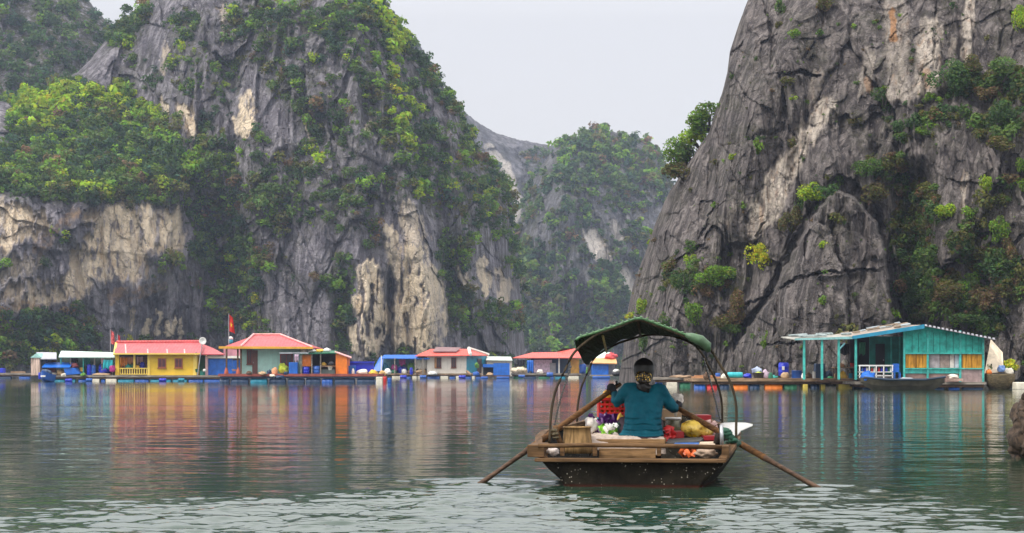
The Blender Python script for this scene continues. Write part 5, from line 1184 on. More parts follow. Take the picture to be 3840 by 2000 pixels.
def floatrow(items, D, lab):
    for x0, x1, y0, y1, m_, lb in items: drum(x0, x1, y0, y1, D, m_, lb, "drums afloat along the rafts", lying=True)
floatrow([(244, 268, 1420, 1434, ROYAL, "royal blue drum afloat in front of the mint shelter, left one"), (322, 344, 1419, 1432, BLUE, "blue drum afloat in front of the mint shelter, right one"), (596, 622, 1419, 1432, ROYAL, "royal blue drum afloat under the yellow house's left window"), (668, 690, 1419, 1431, TEALB, "teal drum afloat under the yellow house's right window")], 163.5, "")
floatrow([(1500, 1524, 1408, 1420, ROYAL, "royal blue drum afloat in front of the blue tent"), (1574, 1598, 1408, 1420, BLUE, "blue drum afloat left of the white house"), (1720, 1746, 1408, 1420, ROYAL, "royal blue drum afloat at the white house's right corner"), (1944, 1968, 1406, 1418, BLUE, "blue drum afloat below the net heap")], 224, "")
heap(1420, 1446, 1392, 1412, 224.5, paint((.55, .34, .12), .8, .4, .3, .4), "goods", "tan goods at the blue tent's left foot", 131); heap(1604, 1640, 1392, 1406, 226.5, WHITE, "sack", "white sacks heaped at the white house's left corner", 132)
single("box", "royal blue box standing between the hipped house and the blue tarp wall", "box", Geo().pb(1306, 1332, 1372, 1406, 147.5, .8), TARP, None, None, False, .04)
single("tarp", "blue tarp screen on the raft between the pink shed and the brown posts", "tarp", Geo().pb(872, 904, 1352, 1404, 150.5, .1), TARP)
# ------------------------------------------------------------------ the rowing boat
BO = Vector((1.09, 15.42, 0)); BR = math.radians(-6.8)
BM = Matrix.Translation(BO) @ Matrix.Rotation(BR, 4, 'Z'); BI = BM.inverted()
def ZP(zx, zy, D): return P(1750 + .5589 * zx, 1150 + .5589 * zy, D)     # reading of the enlarged boat view
def ZB(zx, zy, D): return BI @ ZP(zx, zy, D)
boat = empty("rowing_boat", BO, "weathered dark wooden rowing boat with a green canopy on bent hoops", "rowing boat", None, BR)
HULLM, nt, b, out = newmat("tarred_hull")
c = mixc(nt, ramp(nt, noise(nt, coords(nt), 5, 5, .65), .3, .7), (.007, .006, .005), (.024, .020, .014))
sp = nt.nodes.new("ShaderNodeTexVoronoi"); sp.inputs["Scale"].default_value = 36; nt.links.new(coords(nt), sp.inputs[0])
spk = mathn(nt, 'MULTIPLY', mathn(nt, 'SUBTRACT', 1.0, ramp(nt, sp.outputs["Distance"], .14, .24)), ramp(nt, noise(nt, coords(nt), 4.5, 3, .6), .50, .60))
c = mixc(nt, spk, c, (.42, .38, .30))                                   # barnacles
gz = nt.nodes.new("ShaderNodeSeparateXYZ"); nt.links.new(coords(nt), gz.inputs[0])
c = mixc(nt, mathn(nt, 'SUBTRACT', 1.0, ramp(nt, gz.outputs[2], .0, .028)), c, (.045, .012, .008))   # red oxide at the waterline
nt.links.new(c, b.inputs["Base Color"]); b.inputs["Roughness"].default_value = .75; b.inputs["Specular IOR Level"].default_value = .08; bump(nt, b, noise(nt, coords(nt), 18, 5, .65), .6, .02)
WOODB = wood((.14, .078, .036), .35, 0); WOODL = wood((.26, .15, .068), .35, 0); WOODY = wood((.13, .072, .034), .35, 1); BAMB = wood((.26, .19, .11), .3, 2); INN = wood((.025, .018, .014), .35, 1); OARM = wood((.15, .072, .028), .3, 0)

ST = [(0, .46, -.10, .635, .07, .80, .235), (.35, .46, -.11, .69, .10, .885, .33), (.9, .50, -.12, .79, .12, .94, .39), (1.6, .52, -.12, .81, .13, .955, .415), (2.4, .48, -.12, .77, .13, .92, .42), (3.2, .36, -.11, .62, .14, .81, .44), (3.9, .26, -.08, .46, .16, .62, .48), (4.5, .12, 0, .26, .22, .36, .55), (4.95, .03, .15, .06, .35, .10, .64)]
V, Fc = [], []
sec = []
for y, a, za, b_, zb_, c_, zc in ST:
    pts = []
    for s in (-1, 1):
        pr = [(c_, zc), ((b_ + c_) / 2 + .03, (zb_ + zc) / 2 + .015), (b_, zb_), ((a + b_) / 2 + .03, (za + zb_) / 2 - .02), (a, za)]
        pr = [(s * x, z) for x, z in pr]
        pts += pr if s < 0 else pr[::-1]
    sec.append((y, pts))
for y, pts in sec:
    for x, z in pts: V.append((x, y, z))
nS = 10
for i in range(len(sec) - 1):
    for k in range(nS - 1): a = i * nS + k; Fc.append((a, a + 1, a + nS + 1, a + nS))
Fc.append(tuple(range(nS))); Fc.append(tuple((len(sec) - 1) * nS + k for k in range(nS))[::-1])
hull = mesh_obj("hull", V, Fc, HULLM, boat, False)
m = hull.modifiers.new("solid", 'SOLIDIFY'); m.thickness = .03; m.offset = -1
# inner boards, gunwales, stern ledge, cross rail
def L(name, g, mat, par=None, bevel=.006, smooth=False, label=None): return g.obj(name, mat, par or boat, smooth, bevel, label, None, True)
g = Geo(); n = 7
for i in range(n): g.box(-.58 + 1.16 * i / n, -.58 + 1.16 * (i + 1) / n - .012, .06, 3.3, .03, .055)
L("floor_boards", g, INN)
for s in (-1, 1):
    g = Geo(); prev = None
    pts = [(s * (c_ + .005), y, zc + .012) for y, a, za, b_, zb_, c_, zc in ST]
    for (x0, y0, z0), (x1, y1, z1) in zip(pts[:-1], pts[1:]):
        b0 = len(g.V)
        for (x, y, z) in ((x0, y0, z0), (x1, y1, z1)):
            for dx, dz in ((-.035, -.02), (.035, -.02), (.035, .02), (-.035, .02)): g.V.append(Vector((x + dx, y, z + dz)))
        g.F += [tuple(b0 + i for i in f) for f in ((0, 1, 5, 4), (1, 2, 6, 5), (2, 3, 7, 6), (3, 0, 4, 7), (3, 2, 1, 0), (4, 5, 6, 7))]
    L("gunwale", g, WOODY, bevel=.004)
g = Geo().box(-.885, .835, -.07, .035, .222, .256); L("stern_ledge", g, WOODB, bevel=.008)
g = Geo().tube([ZB(478, 936, 15.50), ZB(800, 930, 15.52), ZB(1250, 934, 15.5), ZB(1712, 944, 15.5)], [.022, .020, .021, .022], 8); L("cross_rail", g, WOODB, bevel=0, smooth=True)
L("side_board", Geo().box(-.955, -.80, -.03, .5, .262, .375), WOODB, bevel=.008)
L("side_board", Geo().box(.80, .865, .05, .6, .262, .37), WOODB, bevel=.008)
a = ZB(888, 952, 15.72); c2 = ZB(1270, 1018, 15.72); L("stern_plank", Geo().box(a.x, c2.x, a.y, a.y + .03, c2.z, a.z), WOODL, bevel=.006)
for zx in (640, 860, 1290, 1640):
    q = ZB(zx, 1000, 15.66); L("rib", Geo().box(q.x - .02, q.x + .02, q.y, q.y + .05, .264, .36), WOODB, bevel=.004)
a = ZB(838, 862, 16.0); c2 = ZB(1332, 925, 16.0); L("seat", Geo().box(a.x, c2.x, a.y, a.y + .55, c2.z - .02, a.z - .04), WOODL, bevel=.006)
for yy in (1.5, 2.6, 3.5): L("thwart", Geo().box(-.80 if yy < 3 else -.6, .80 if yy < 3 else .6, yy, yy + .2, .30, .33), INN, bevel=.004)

# hoops and canopy
DN, DF = 15.78, 18.9
near = [(553, 915), (560, 770), (588, 600), (640, 450), (735, 285), (722, 226), (860, 188), (1000, 142), (1100, 104), (1160, 88), (1230, 112), (1380, 168), (1500, 216), (1590, 244), (1640, 292), (1745, 450), (1800, 600), (1814, 780), (1808, 905)]
farh = [(735, 812), (746, 650), (782, 500), (832, 395), (856, 345), (905, 305), (980, 262), (1080, 222), (1180, 196), (1300, 184), (1400, 202), (1500, 236), (1542, 264), (1640, 420), (1696, 560), (1720, 700), (1716, 805)]
def smooth_path(pts, n=60, k=2):
    pts = [Vector(p) for p in pts]
    for _ in range(k):
        q = [pts[0]]
        for a, b in zip(pts[:-1], pts[1:]): q += [a.lerp(b, .25), a.lerp(b, .75)]
        pts = q + [pts[-1]]
    d = [0]
    for a, b in zip(pts[:-1], pts[1:]): d.append(d[-1] + (b - a).length)
    out = []; j = 0
    for i in range(n):
        t = d[-1] * i / (n - 1)
        while j < len(d) - 2 and d[j + 1] < t: j += 1
        out.append(pts[j].lerp(pts[j + 1], 0 if d[j + 1] == d[j] else (t - d[j]) / (d[j + 1] - d[j])))
    return out
hn = [ZB(x, y, DN) for x, y in near if (x, y) != (722, 226)]; hf = [ZB(x, y, DF) for x, y in farh]
HOOP = wood((.06, .045, .028), .3, 2)
wob = lambda P_: [p + Vector((.005 * math.sin(i * .55 + .7 * math.sin(i * .37)), .004 * math.sin(i * .4), .003 * math.sin(i * .8))) for i, p in enumerate(P_)]
L("hoop", Geo().tube(wob(smooth_path(hn, 70)), .0125, 7), HOOP, bevel=0, smooth=True)
L("hoop", Geo().tube(wob(smooth_path(hf, 70)), .0125, 7), HOOP, bevel=0, smooth=True)
CANV, nt, b, out = newmat("green_canvas")
c = mixc(nt, ramp(nt, noise(nt, coords(nt), 3.5, 5, .65), .3, .7), (.009, .021, .008), (.018, .040, .012))
c = mixc(nt, mathn(nt, 'MULTIPLY', ramp(nt, noise(nt, coords(nt, (1, 1, 1)), 14, 4, .6), .55, .7), .4), c, (.035, .06, .022))
nt.links.new(c, b.inputs["Base Color"]); b.inputs["Roughness"].default_value = .7; b.inputs["Specular IOR Level"].default_value = .1
wv = nt.nodes.new("ShaderNodeTexWave"); wv.inputs["Scale"].default_value = 9; wv.inputs["Distortion"].default_value = 3; wv.bands_direction = 'X'; nt.links.new(coords(nt), wv.inputs[0])
bump(nt, b, mathn(nt, 'ADD', noise(nt, coords(nt), 7, 4, .6), mathn(nt, 'MULTIPLY', wv.outputs[1], .5)), .9, .06)
ea = smooth_path([ZB(x, y, DN) for x, y in [(742, 292), (720, 226), (860, 186), (1000, 140), (1100, 102), (1160, 85), (1230, 109), (1380, 165), (1500, 212), (1590, 240), (1624, 262)]], 49, 1)
eb = smooth_path([ZB(x, y, DF) for x, y in [(822, 402), (850, 348), (905, 306), (980, 260), (1080, 219), (1180, 193), (1300, 180), (1400, 198), (1500, 232), (1540, 258), (1556, 282)]], 49, 1)
V, Fc = [], []; nv = 15
for j in range(nv):
    v = j / (nv - 1)
    for i in range(49):
        u = i / 48; p = ea[i].lerp(eb[i], v)
        sag = -.05 * math.sin(math.pi * v) * (.6 + .4 * math.sin(u * 21)) + .012 * math.sin(u * 40 + v * 7)
        V.append(p + Vector((0, 0, sag + .012)))
for j in range(nv - 1):
    for i in range(48): a = j * 49 + i; Fc.append((a, a + 1, a + 50, a + 49))
cv = mesh_obj("canopy", V, Fc, CANV, boat, True)
m = cv.modifiers.new("solid", 'SOLIDIFY'); m.thickness = .008; m.offset = 1
GRIM = paint((.06, .12, .06), .5, .4, .2, .15)
g = Geo().tube([p + Vector((0, -.008, .014)) for p in ea[3:]], [.012 + .002 * math.sin(i * 2.1) for i in range(46)], 7); L("hem", g, paint((.075, .17, .070), .5, .4, .2, .15), cv, 0, True)
g = Geo()
for i in range(5, 46, 2): g.blob(ea[i] + Vector((0, -.022, .03)), (.011, .007, .006), i, .1, 8, 6)
L("lacing", g, paint((.16, .30, .16), .5, .3, .1, .2), cv, 0, True)
q0, q1 = ea[40] + Vector((.05, 0, -.01)), eb[42] + Vector((.05, 0, 0))
g = Geo().tube([ea[40] + Vector((0, -.02, .015)), ea[42] + Vector((.0, -.02, .012)), ea[45] + Vector((.0, -.02, .008)), ea[47] + Vector((.01, -.02, -.02)), ea[48] + Vector((.0, -.02, -.06))], [.018, .040, .050, .046, .02], 12); L("rolled_flap", g, GRIM, cv, 0, True)
L("batten", Geo().tube([ea[12].lerp(eb[12], .05) + Vector((0, 0, -.03)), ea[10].lerp(eb[10], .95) + Vector((0, 0, -.045))], .012, 6), paint((.45, .36, .15), .7, .4, .3, .05), cv, 0, True)
for i in (24, 36): L("batten", Geo().tube([ea[i] + Vector((0, .02, -.012)), eb[i] + Vector((0, -.02, -.012))], .013, 6), HOOP, cv, 0, True)
def chain(zs, r=.010):
    g = Geo(); P0 = smooth_path(zs, 46, 1)
    for i in range(0, 45):
        d = (P0[i + 1] - P0[i]); 
        if i % 2 == 0: g.tube([P0[i], P0[i + 1]], r, 5)
        else: g.tube([P0[i] - d * .2, P0[i + 1] + d * .2], r * .55, 5)
    return g
BLK = paint((.02, .022, .02), .5)
L("chain", chain([ZB(700, 400, 17.2), ZB(660, 520, 16.9), ZB(615, 670, 16.4), ZB(586, 815, 16.0)]), BLK, bevel=0); L("chain", chain([ZB(1590, 350, 17.6), ZB(1640, 520, 17.2), ZB(1672, 640, 16.8), ZB(1704, 760, 16.3)]), BLK, bevel=0)
# oar posts with rope lashings
L("oar_post", Geo().tube([ZB(590, 800, 15.88), ZB(610, 860, 15.86), ZB(632, 925, 15.84)], [.022, .024, .026], 7), WOODB, bevel=0, smooth=True)
L("oar_post", Geo().tube([ZB(1708, 795, 15.62), ZB(1714, 945, 15.6)], [.017, .017], 8), paint((.45, .46, .48), .35, .2, .3, .1, .7), bevel=0, smooth=True)
L("oar_post", Geo().tube([ZB(1690, 850, 15.9), ZB(1676, 930, 15.9)], [.03, .034], 7), INN, bevel=0, smooth=True)
ROPE = paint((.10, .08, .045), .9, .4, .3, .05); ROPEG = paint((.015, .075, .045), .8, .4, .3, .05)
g = Geo()
for k in range(5): g.blob(ZB(578 + 5 * k, 832 + 12 * k - (k % 2) * 14, 15.80), (.034, .03, .016), k, .25, 10, 7)
L("lashing", g, ROPE, bevel=0, smooth=True)
g = Geo()
for k in range(7): g.blob(ZB(1735 + 9 * k, 832 + 11 * k + (k % 2) * 10, 15.78), (.055 - .003 * k, .05, .028), 20 + k, .3, 12, 8)
L("lashing", g, ROPEG, bevel=0, smooth=True)
g = Geo()
for k in range(6): g.blob(ZB(1728 + 16 * k, 925 - 4 * k + (k % 2) * 12, 15.85), (.045, .04, .03), 40 + k, .35, 12, 8)
L("net_bundle", g, paint((.03, .07, .05), .8, .8, .3, .05), bevel=0, smooth=True)

# oars
def oar(label, hand, tip, loose=0.0):
    hand, tip = Vector(hand), Vector(tip); d = (tip - hand); Ln = d.length; d.normalize()
    r = empty("oar", (hand + tip) / 2, label, "oar")
    Geo().tube([hand - d * .10, hand + d * .1, hand + d * Ln * .3, hand + d * Ln * .66], [.020, .024, .029, .031], 10).obj("shaft", OARM, r, True)
    g = Geo(); side = d.cross(Vector((0, 1, 0))).normalized(); nrm = side.cross(d)
    for t, w, th in ((.655, .030, .030), (.72, .040, .024), (.85, .060, .018), (1.0, .072, .014), (1.18, .070, .010), (1.26, .04, .006)):
        c = hand + d * Ln * t
        for k in range(10):
            a = 2 * math.pi * k / 10; g.V.append(c + nrm * math.cos(a) * w + side * math.sin(a) * max(th, w * .36))
    for i in range(5):
        for k in range(10): a = i * 10 + k; b = i * 10 + (k + 1) % 10; g.F.append((a, b, b + 10, a + 10))
    g.F += [tuple(range(10))[::-1], tuple(50 + k for k in range(10))]
    g.obj("blade", wood((.085, .05, .032), .3, 0), r, True)
    return hand, d
HLp = ZP(985, 553, 16.9); TLp = ZP(88, 1192, 15.9); HRp = ZP(1398, 672, 16.72); TRp = ZP(2345, 1212, 15.28)
hL, dL = oar("brown oar on the boat's left side, its handle in the raised black glove", HLp, TLp)
hR, dR = oar("brown oar on the boat's right side, its blade dipping far right", HRp, TRp)

# ------------------------------------------------------------------ the rower
person = empty("person", ZP(1180, 880, 16.3), "person in a teal long sleeved shirt rowing with the back turned, dark hair tied", "person")
def remeshed(name, g, mat, par, vox, sm=3, label=None):
    o = g.obj(name, mat, par, True)
    m = o.modifiers.new("remesh", 'REMESH'); m.mode = 'VOXEL'; m.voxel_size = vox; m.use_smooth_shade = True
    s = o.modifiers.new("smooth", 'SMOOTH'); s.iterations = sm; s.factor = .6
    return o
def loft(g, rings):     # (centre, rx, ry) elliptic rings
    n = 20; b = len(g.V)
    for c, rx, ry in rings:
        for k in range(n):
            a = 2 * math.pi * k / n; g.V.append(Vector(c) + Vector((rx * math.cos(a), ry * math.sin(a), 0)))
    for i in range(len(rings) - 1):
        for k in range(n): a = b + i * n + k; d = b + i * n + (k + 1) % n; g.F.append((a, d, d + n, a + n))
    g.F += [tuple(b + k for k in range(n))[::-1], tuple(b + (len(rings) - 1) * n + k for k in range(n))]
    return g
J = {"hip": ZP(1172, 880, 16.34), "waist": ZP(1184, 770, 16.40), "chest": ZP(1190, 640, 16.46), "uch": ZP(1192, 570, 16.50), "neck": ZP(1190, 528, 16.53), "head": ZP(1188, 430, 16.58),
     "sl": ZP(1085, 562, 16.50), "sr": ZP(1300, 566, 16.48), "el": ZP(1012, 640, 16.58), "er": ZP(1378, 672, 16.50), "wl": ZP(994, 586, 16.86), "wr": ZP(1396, 690, 16.70)}
def torso(g, k, e=0.0):
    loft(g, [(J["hip"] + Vector((0, 0, -.06)), .205 * k, .15 * k), (J["hip"] + Vector((0, 0, .02)), .215 * k, .16 * k), (J["hip"].lerp(J["waist"], .5), .192 * k, .135 * k), (J["waist"], .178 * k, .118 * k), (J["waist"].lerp(J["chest"], .55), .182 * k, .122 * k), (J["chest"], .186 * k, .128 * k),
             (J["uch"], .180 * k, .118 * k), (J["uch"].lerp(J["neck"], .6), .135 * k, .095 * k), (J["neck"] + Vector((0, 0, .005)), .065 * k, .06 * k)])
def arm(g, s, e, w, k):
    g.tube([J["uch"].lerp(J[s], .55), J[s], J[s].lerp(J[e], .5), J[e], J[e].lerp(J[w], .5), J[w]], [.07 * k, .072 * k, .060 * k, .050 * k, .044 * k, .034 * k], 12)
# body: one surface with legs folded forward, arms, neck and a face
g = Geo(); torso(g, .80); arm(g, "sl", "el", "wl", .66); arm(g, "sr", "er", "wr", .66)
fwd = Vector((.06, 1, 0)).normalized()
for s in (-1, 1):
    hp = J["hip"] + Vector((s * .10, .06, -.03)); kn = hp + fwd * .40 + Vector((s * .06, 0, .16)); an = kn + fwd * .12 + Vector((0, 0, -.40)); 
    g.tube([hp, hp.lerp(kn, .5), kn, kn.lerp(an, .4), an], [.085, .078, .058, .052, .036], 12); g.tube([an, an + fwd * .10 + Vector((0, 0, -.03)), an + fwd * .20 + Vector((0, 0, -.04))], [.036, .038, .028], 10)
hd = J["head"]
g.tube([J["uch"].lerp(J["neck"], .4), J["neck"], hd + Vector((0, -.01, -.06))], [.075, .056, .052], 12)
loft(g, [(hd + Vector((0, .035, -.125)), .022, .022), (hd + Vector((0, .022, -.105)), .045, .05), (hd + Vector((0, .010, -.06)), .066, .082), (hd, .074, .094), (hd + Vector((0, -.004, .05)), .072, .094), (hd + Vector((0, -.008, .085)), .05, .07), (hd + Vector((0, -.008, .105)), .015, .02)])
g.tube([hd + Vector((0, .090, .02)), hd + Vector((0, .112, -.025)), hd + Vector((0, .095, -.035))], [.010, .016, .012], 8)      # nose
for s in (-1, 1): g.blob(hd + Vector((s * .076, .0, -.012)), (.010, .020, .032), 3, .05, 10, 7); g.blob(hd + Vector((s * .030, .088, .012)), (.014, .008, .009), 3, .02, 10, 7)
g.tube([hd + Vector((-.024, .088, -.066)), hd + Vector((0, .096, -.064)), hd + Vector((.024, .088, -.066))], [.005, .010, .005], 7)
SKIN = paint((.40, .22, .14), .5, .08, 0, .1, 0, .05)
body = remeshed("body", g, SKIN, person, .009, 2)
# gloves gripping the oars: palm, four bent fingers, thumb
GLOVE = paint((.012, .010, .016), .7, .2, .1, .1)
def glove(name, h, d, up, wrist):
    d = d.normalized(); up = (up - d * up.dot(d)).normalized(); sd = d.cross(up)
    g = Geo(); c = h + d * .02
    palm = c + up * .030
    g.tube([wrist, wrist.lerp(palm, .55), palm - sd * .012], [.034, .038, .034], 10)
    g.blob(palm, (.046, .046, .040), 5, .06, 14, 9, 1.0)
    for k, (o, rr, ex) in enumerate(((-.034, .0115, 3.5), (-.012, .0120, 3.9), (.010, .0115, 3.7), (.031, .0100, 3.3))):
        pts = []
        for q in range(7):
            a = .35 + ex * q / 6
            pts.append(c + d * o + up * math.cos(a) * (.036 - .001 * k) + sd * math.sin(a) * .036)
        g.tube(pts, [rr * 1.1, rr * 1.1, rr, rr, rr * .95, rr * .9, rr * .7], 8)
    g.tube([palm - d * .03 - sd * .02, palm - d * .052 - sd * .034 + up * .012, palm - d * .066 - sd * .026 + up * .040], [.015, .014, .010], 8)
    return remeshed(name, g, GLOVE, person, .0045, 2)
glove("glove", hL, dL, Vector((-.2, -.3, 1)), J["wl"]); glove("glove", hR, dR, Vector((.0, .5, .8)), J["wr"])
# shirt
SHIRT, nt, b, out = newmat("teal_shirt")
c = mixc(nt, ramp(nt, noise(nt, coords(nt), 7, 4), .3, .7), (.002, .075, .115), (.004, .105, .150)); nt.links.new(c, b.inputs["Base Color"]); b.inputs["Roughness"].default_value = .75
b.inputs["Specular IOR Level"].default_value = .2
gz = nt.nodes.new("ShaderNodeSeparateXYZ"); nt.links.new(coords(nt), gz.inputs[0])
w = nt.nodes.new("ShaderNodeTexWave"); w.wave_type = 'BANDS'; w.bands_direction = 'Z'; w.inputs["Scale"].default_value = 5.5; w.inputs["Distortion"].default_value = 3.5; w.inputs["Detail"].default_value = 2; nt.links.new(coords(nt, (.6, .6, 1)), w.inputs[0])
lowf = mathn(nt, 'SUBTRACT', 1.0, ramp(nt, gz.outputs[2], .05, .30))
bump(nt, b, mathn(nt, 'ADD', mathn(nt, 'MULTIPLY', w.outputs[1], lowf), mathn(nt, 'MULTIPLY', noise(nt, coords(nt), 8, 3), .9)), .9, .035)
g = Geo(); torso(g, 1.0); arm(g, "sl", "el", "wl", 1.08); arm(g, "sr", "er", "wr", 1.08)
sh = remeshed("shirt", g, SHIRT, person, .010, 4)
tx = bpy.data.textures.new("folds", 'CLOUDS'); tx.noise_scale = .07; tx.noise_depth = 2
dm = sh.modifiers.new("folds", 'DISPLACE'); dm.texture = tx; dm.strength = .032; dm.mid_level = .5
g = Geo(); loft(g, [(J["hip"] + Vector((0, .02, -.085)), .215, .17), (J["hip"] + Vector((0, .02, -.04)), .228, .185), (J["hip"] + Vector((0, .0, .015)), .212, .165)])
for s in (-1, 1):
    hp = J["hip"] + Vector((s * .10, .06, -.03)); kn = hp + fwd * .40 + Vector((s * .06, 0, .16)); an = kn + fwd * .12 + Vector((0, 0, -.40))
    g.tube([hp, hp.lerp(kn, .5), kn, kn.lerp(an, .4), kn.lerp(an, .9)], [.095, .088, .070, .064, .055], 12)
remeshed("trousers", g, paint((.030, .014, .026), .8, .2, .1, .2), person, .012, 3)
# hair: cap, low bun, and a dark scarf band with gold sequins
HAIR = paint((.010, .008, .008), .42, .5, 0, .05, 0, .5)
g = Geo()
loft(g, [(hd + Vector((0, -.045, -.11)), .050, .035), (hd + Vector((0, -.035, -.07)), .090, .080), (hd + Vector((0, -.020, 0)), .103, .105), (hd + Vector((0, -.018, .05)), .100, .106), (hd + Vector((0, -.016, .09)), .080, .086), (hd + Vector((0, -.012, .118)), .035, .04), (hd + Vector((0, -.012, .126)), .012, .014)])
g.blob(ZP(1190, 540, 16.40), (.066, .05, .048), 9, .25, 16, 10, 2.0); g.blob(ZP(1210, 560, 16.41), (.03, .03, .035), 10, .3, 12, 8)
hair = remeshed("hair", g, HAIR, person, .007, 2)
SEQ, nt, b, out = newmat("sequin_band")
vo = nt.nodes.new("ShaderNodeTexVoronoi"); vo.inputs["Scale"].default_value = 62; nt.links.new(coords(nt), vo.inputs[0])
dots = mathn(nt, 'MULTIPLY', mathn(nt, 'SUBTRACT', 1.0, ramp(nt, vo.outputs["Distance"], .30, .50)), ramp(nt, noise(nt, coords(nt), 30, 2), .42, .55))
nt.links.new(mixc(nt, dots, (.020, .012, .006), (.95, .62, .14)), b.inputs["Base Color"]); b.inputs["Roughness"].default_value = .3
nt.links.new(mathn(nt, 'MULTIPLY', dots, .5), b.inputs["Metallic"])
g = Geo(); bc = ZP(1187, 478, 16.47)
for k in range(11):
    a = 2 * math.pi * k / 11; g.blob(bc + Vector((math.cos(a) * .042, -.018 + .01 * math.sin(a), math.sin(a) * .036)), (.040, .034, .032), 60 + k, .3, 12, 8, 1.5)
remeshed("hair_band", g, SEQ, hair, .006, 1)

# ------------------------------------------------------------------ cargo
def zbox(zx0, zx1, zy0, zy1, D, dep):
    a, c = ZP(zx0, zy0, D), ZP(zx1, zy1, D); return Geo().box(a.x, c.x, D, D + dep, c.z, a.z)
def zheap(zx, zy, rx, rz, D, seed, rough=.3, ry=None, f=1.8): 
    k = .5589 / F * D; return Geo().blob(ZP(zx, zy, D), (rx * k, (ry or rx) * k, rz * k), seed, rough, 26, 16, f)
# old bucket upside down
a = ZP(742, 912, 15.9); k = .5589 / F * 15.9
g = Geo().lathe(Vector((a.x, 15.9, a.z)), [(108 * k, -70 * k), (104 * k, -10 * k), (99 * k, 0), (92 * k, 60 * k), (90 * k, 98 * k), (95 * k, 99 * k), (95 * k, 107 * k), (86 * k, 107 * k), (80 * k, 60 * k)], 26)
single("bucket", "old tan bucket with a dark rim beside the left oar post", "bucket", g, wood((.27, .165, .07), .4, 2), None, None, True)
# white cloth on the seat
g = Geo(); b0 = 0; nx, ny = 26, 14; top = ZP(1000, 868, 16.0).z
for j in range(ny):
    for i in range(nx):
        u, v = i / (nx - 1), j / (ny - 1)
        x = ZP(820 + 515 * u, 0, 15.96).x; y = 15.96 + .75 * v - (.05 if j == 0 else 0)
        z = top + .014 * math.sin(u * 13 + v * 5) + .01 * math.sin(u * 29 + v * 11) - (.13 if j == 0 else .02 if j == 1 else 0) - (.05 if i == 0 else 0) - .035 * u
        g.V.append(Vector((x, y, z)))
for j in range(ny - 1):
    for i in range(nx - 1): a = j * nx + i; g.F.append((a, a + 1, a + nx + 1, a + nx))
o = single("cloth", "crumpled whitish cloth spread on the seat under the rower", "cloth", g, paint((.46, .37, .31), .9, .22, .45, .12, 0, .8), None, None, True); m = o.modifiers.new("solid", 'SOLIDIFY'); m.thickness = .012
# red crate with fruit
D = 17.4; r = empty("crate", ZP(975, 745, D), "red plastic crate with slotted sides left of the rower", "crate")
x0, x1, zt, zb = ZP(893, 0, D).x, ZP(1062, 0, D).x, ZP(0, 628, D).z, ZP(0, 745, D).z
g = Geo(); RD = paint((.62, .018, .012), .4, .15, .1, .3)
for y0, y1 in ((D, D + .015), (D + .33, D + .345)):
    for q in range(5): z = zb + (zt - zb) * q / 4.0; g.box(x0, x1, y0, y1, z - .012, z + .012)
    for q in range(6): x = x0 + (x1 - x0) * q / 5; g.box(x - .011, x + .011, y0 + .0025, y1 - .0025, zb, zt)
for x in (x0 - .006, x1 + .006): g.box(x - .006, x + .006, D, D + .345, zb, zt)
g.box(x0, x1, D + .01, D + .34, zb - .01, zb + .005)
g.obj("frame", RD, r); Geo().box(x0 - .012, x1 + .012, D - .012, D + .357, zt, zt + .025).obj("rim", RD, r)
g = Geo()
for i in range(26): g.blob((rnd.uniform(x0 + .06, x1 - .06), D + rnd.uniform(.06, .28), zb + .06 + rnd.uniform(0, zt - zb)), (.045, .045, .042), i, .08, 10, 7)
o = single("fruit_pile", "yellow and orange fruit filling the red crate", "fruit", g, paint((.85, .42, .03), .45, .4, .1, .08), None, None, True)
single("panel", "thin turquoise panel standing at the left of the red crate", "panel", zbox(884, 894, 640, 790, 17.6, .3), TURQ)
# flowers, bags, packets on the left
def specks(zx0, zx1, zy0, zy1, D, n, s, seed):
    g = Geo(); q = random.Random(seed)
    for i in range(n):
        c = ZP(q.uniform(zx0, zx1), q.uniform(zy0, zy1), D + q.uniform(0, .12)); b0 = len(g.V)
        R_ = Matrix.Rotation(q.uniform(-1.3, 1.3), 3, 'Y') @ Matrix.Rotation(q.uniform(-.9, .9), 3, 'X') @ Matrix.Rotation(q.uniform(-.8, .8), 3, 'Z')
        sx, sz, t = s * q.uniform(.9, 1.5), s * q.uniform(.6, 1.1), s * q.uniform(.3, .55)
        for side in (-1, 1):
            for a in range(5):
                for e in range(5):
                    u, v = a / 2 - 1, e / 2 - 1; puff = (1 - u * u * .98) * (1 - v ** 4 * .98)
                    g.V.append(c + R_ @ Vector((u * sx, side * t * puff * q.uniform(.55, 1.15) + q.uniform(-.12, .12) * t, v * sz)))
        for side in (0, 1):
            for a in range(4):
                for e in range(4):
                    k = b0 + side * 25 + a * 5 + e; f = (k, k + 1, k + 6, k + 5); g.F.append(f if side else f[::-1])
    return g
single("bag", "white plastic bag at the left of the purple bunch", "bag", zheap(838, 792, 42, 52, 16.7, 71, .3), paint((.72, .66, .62), .6, .2, .1, .1), None, None, True)
single("packets", "bunch of shiny purple packets beside the red crate", "packets", specks(828, 1000, 735, 835, 16.75, 46, .034, 500), paint((.10, .012, .16), .3, .7, 0, .06, 0, .6), None, None, True)
single("packets", "lilac packets mixed into the purple bunch", "packets", specks(840, 930, 760, 830, 16.68, 16, .026, 560), paint((.42, .22, .50), .35, .5, 0, .05), None, None, True)
single("packets", "bright green and white packets under the purple bunch", "packets", specks(895, 1000, 800, 872, 16.5, 26, .026, 600), paint((.20, .50, .03), .4, .7, 0, .05), None, None, True)
single("packets", "white packets under the purple bunch", "packets", specks(930, 1000, 795, 860, 16.45, 12, .022, 640), WHITE, None, None, True)
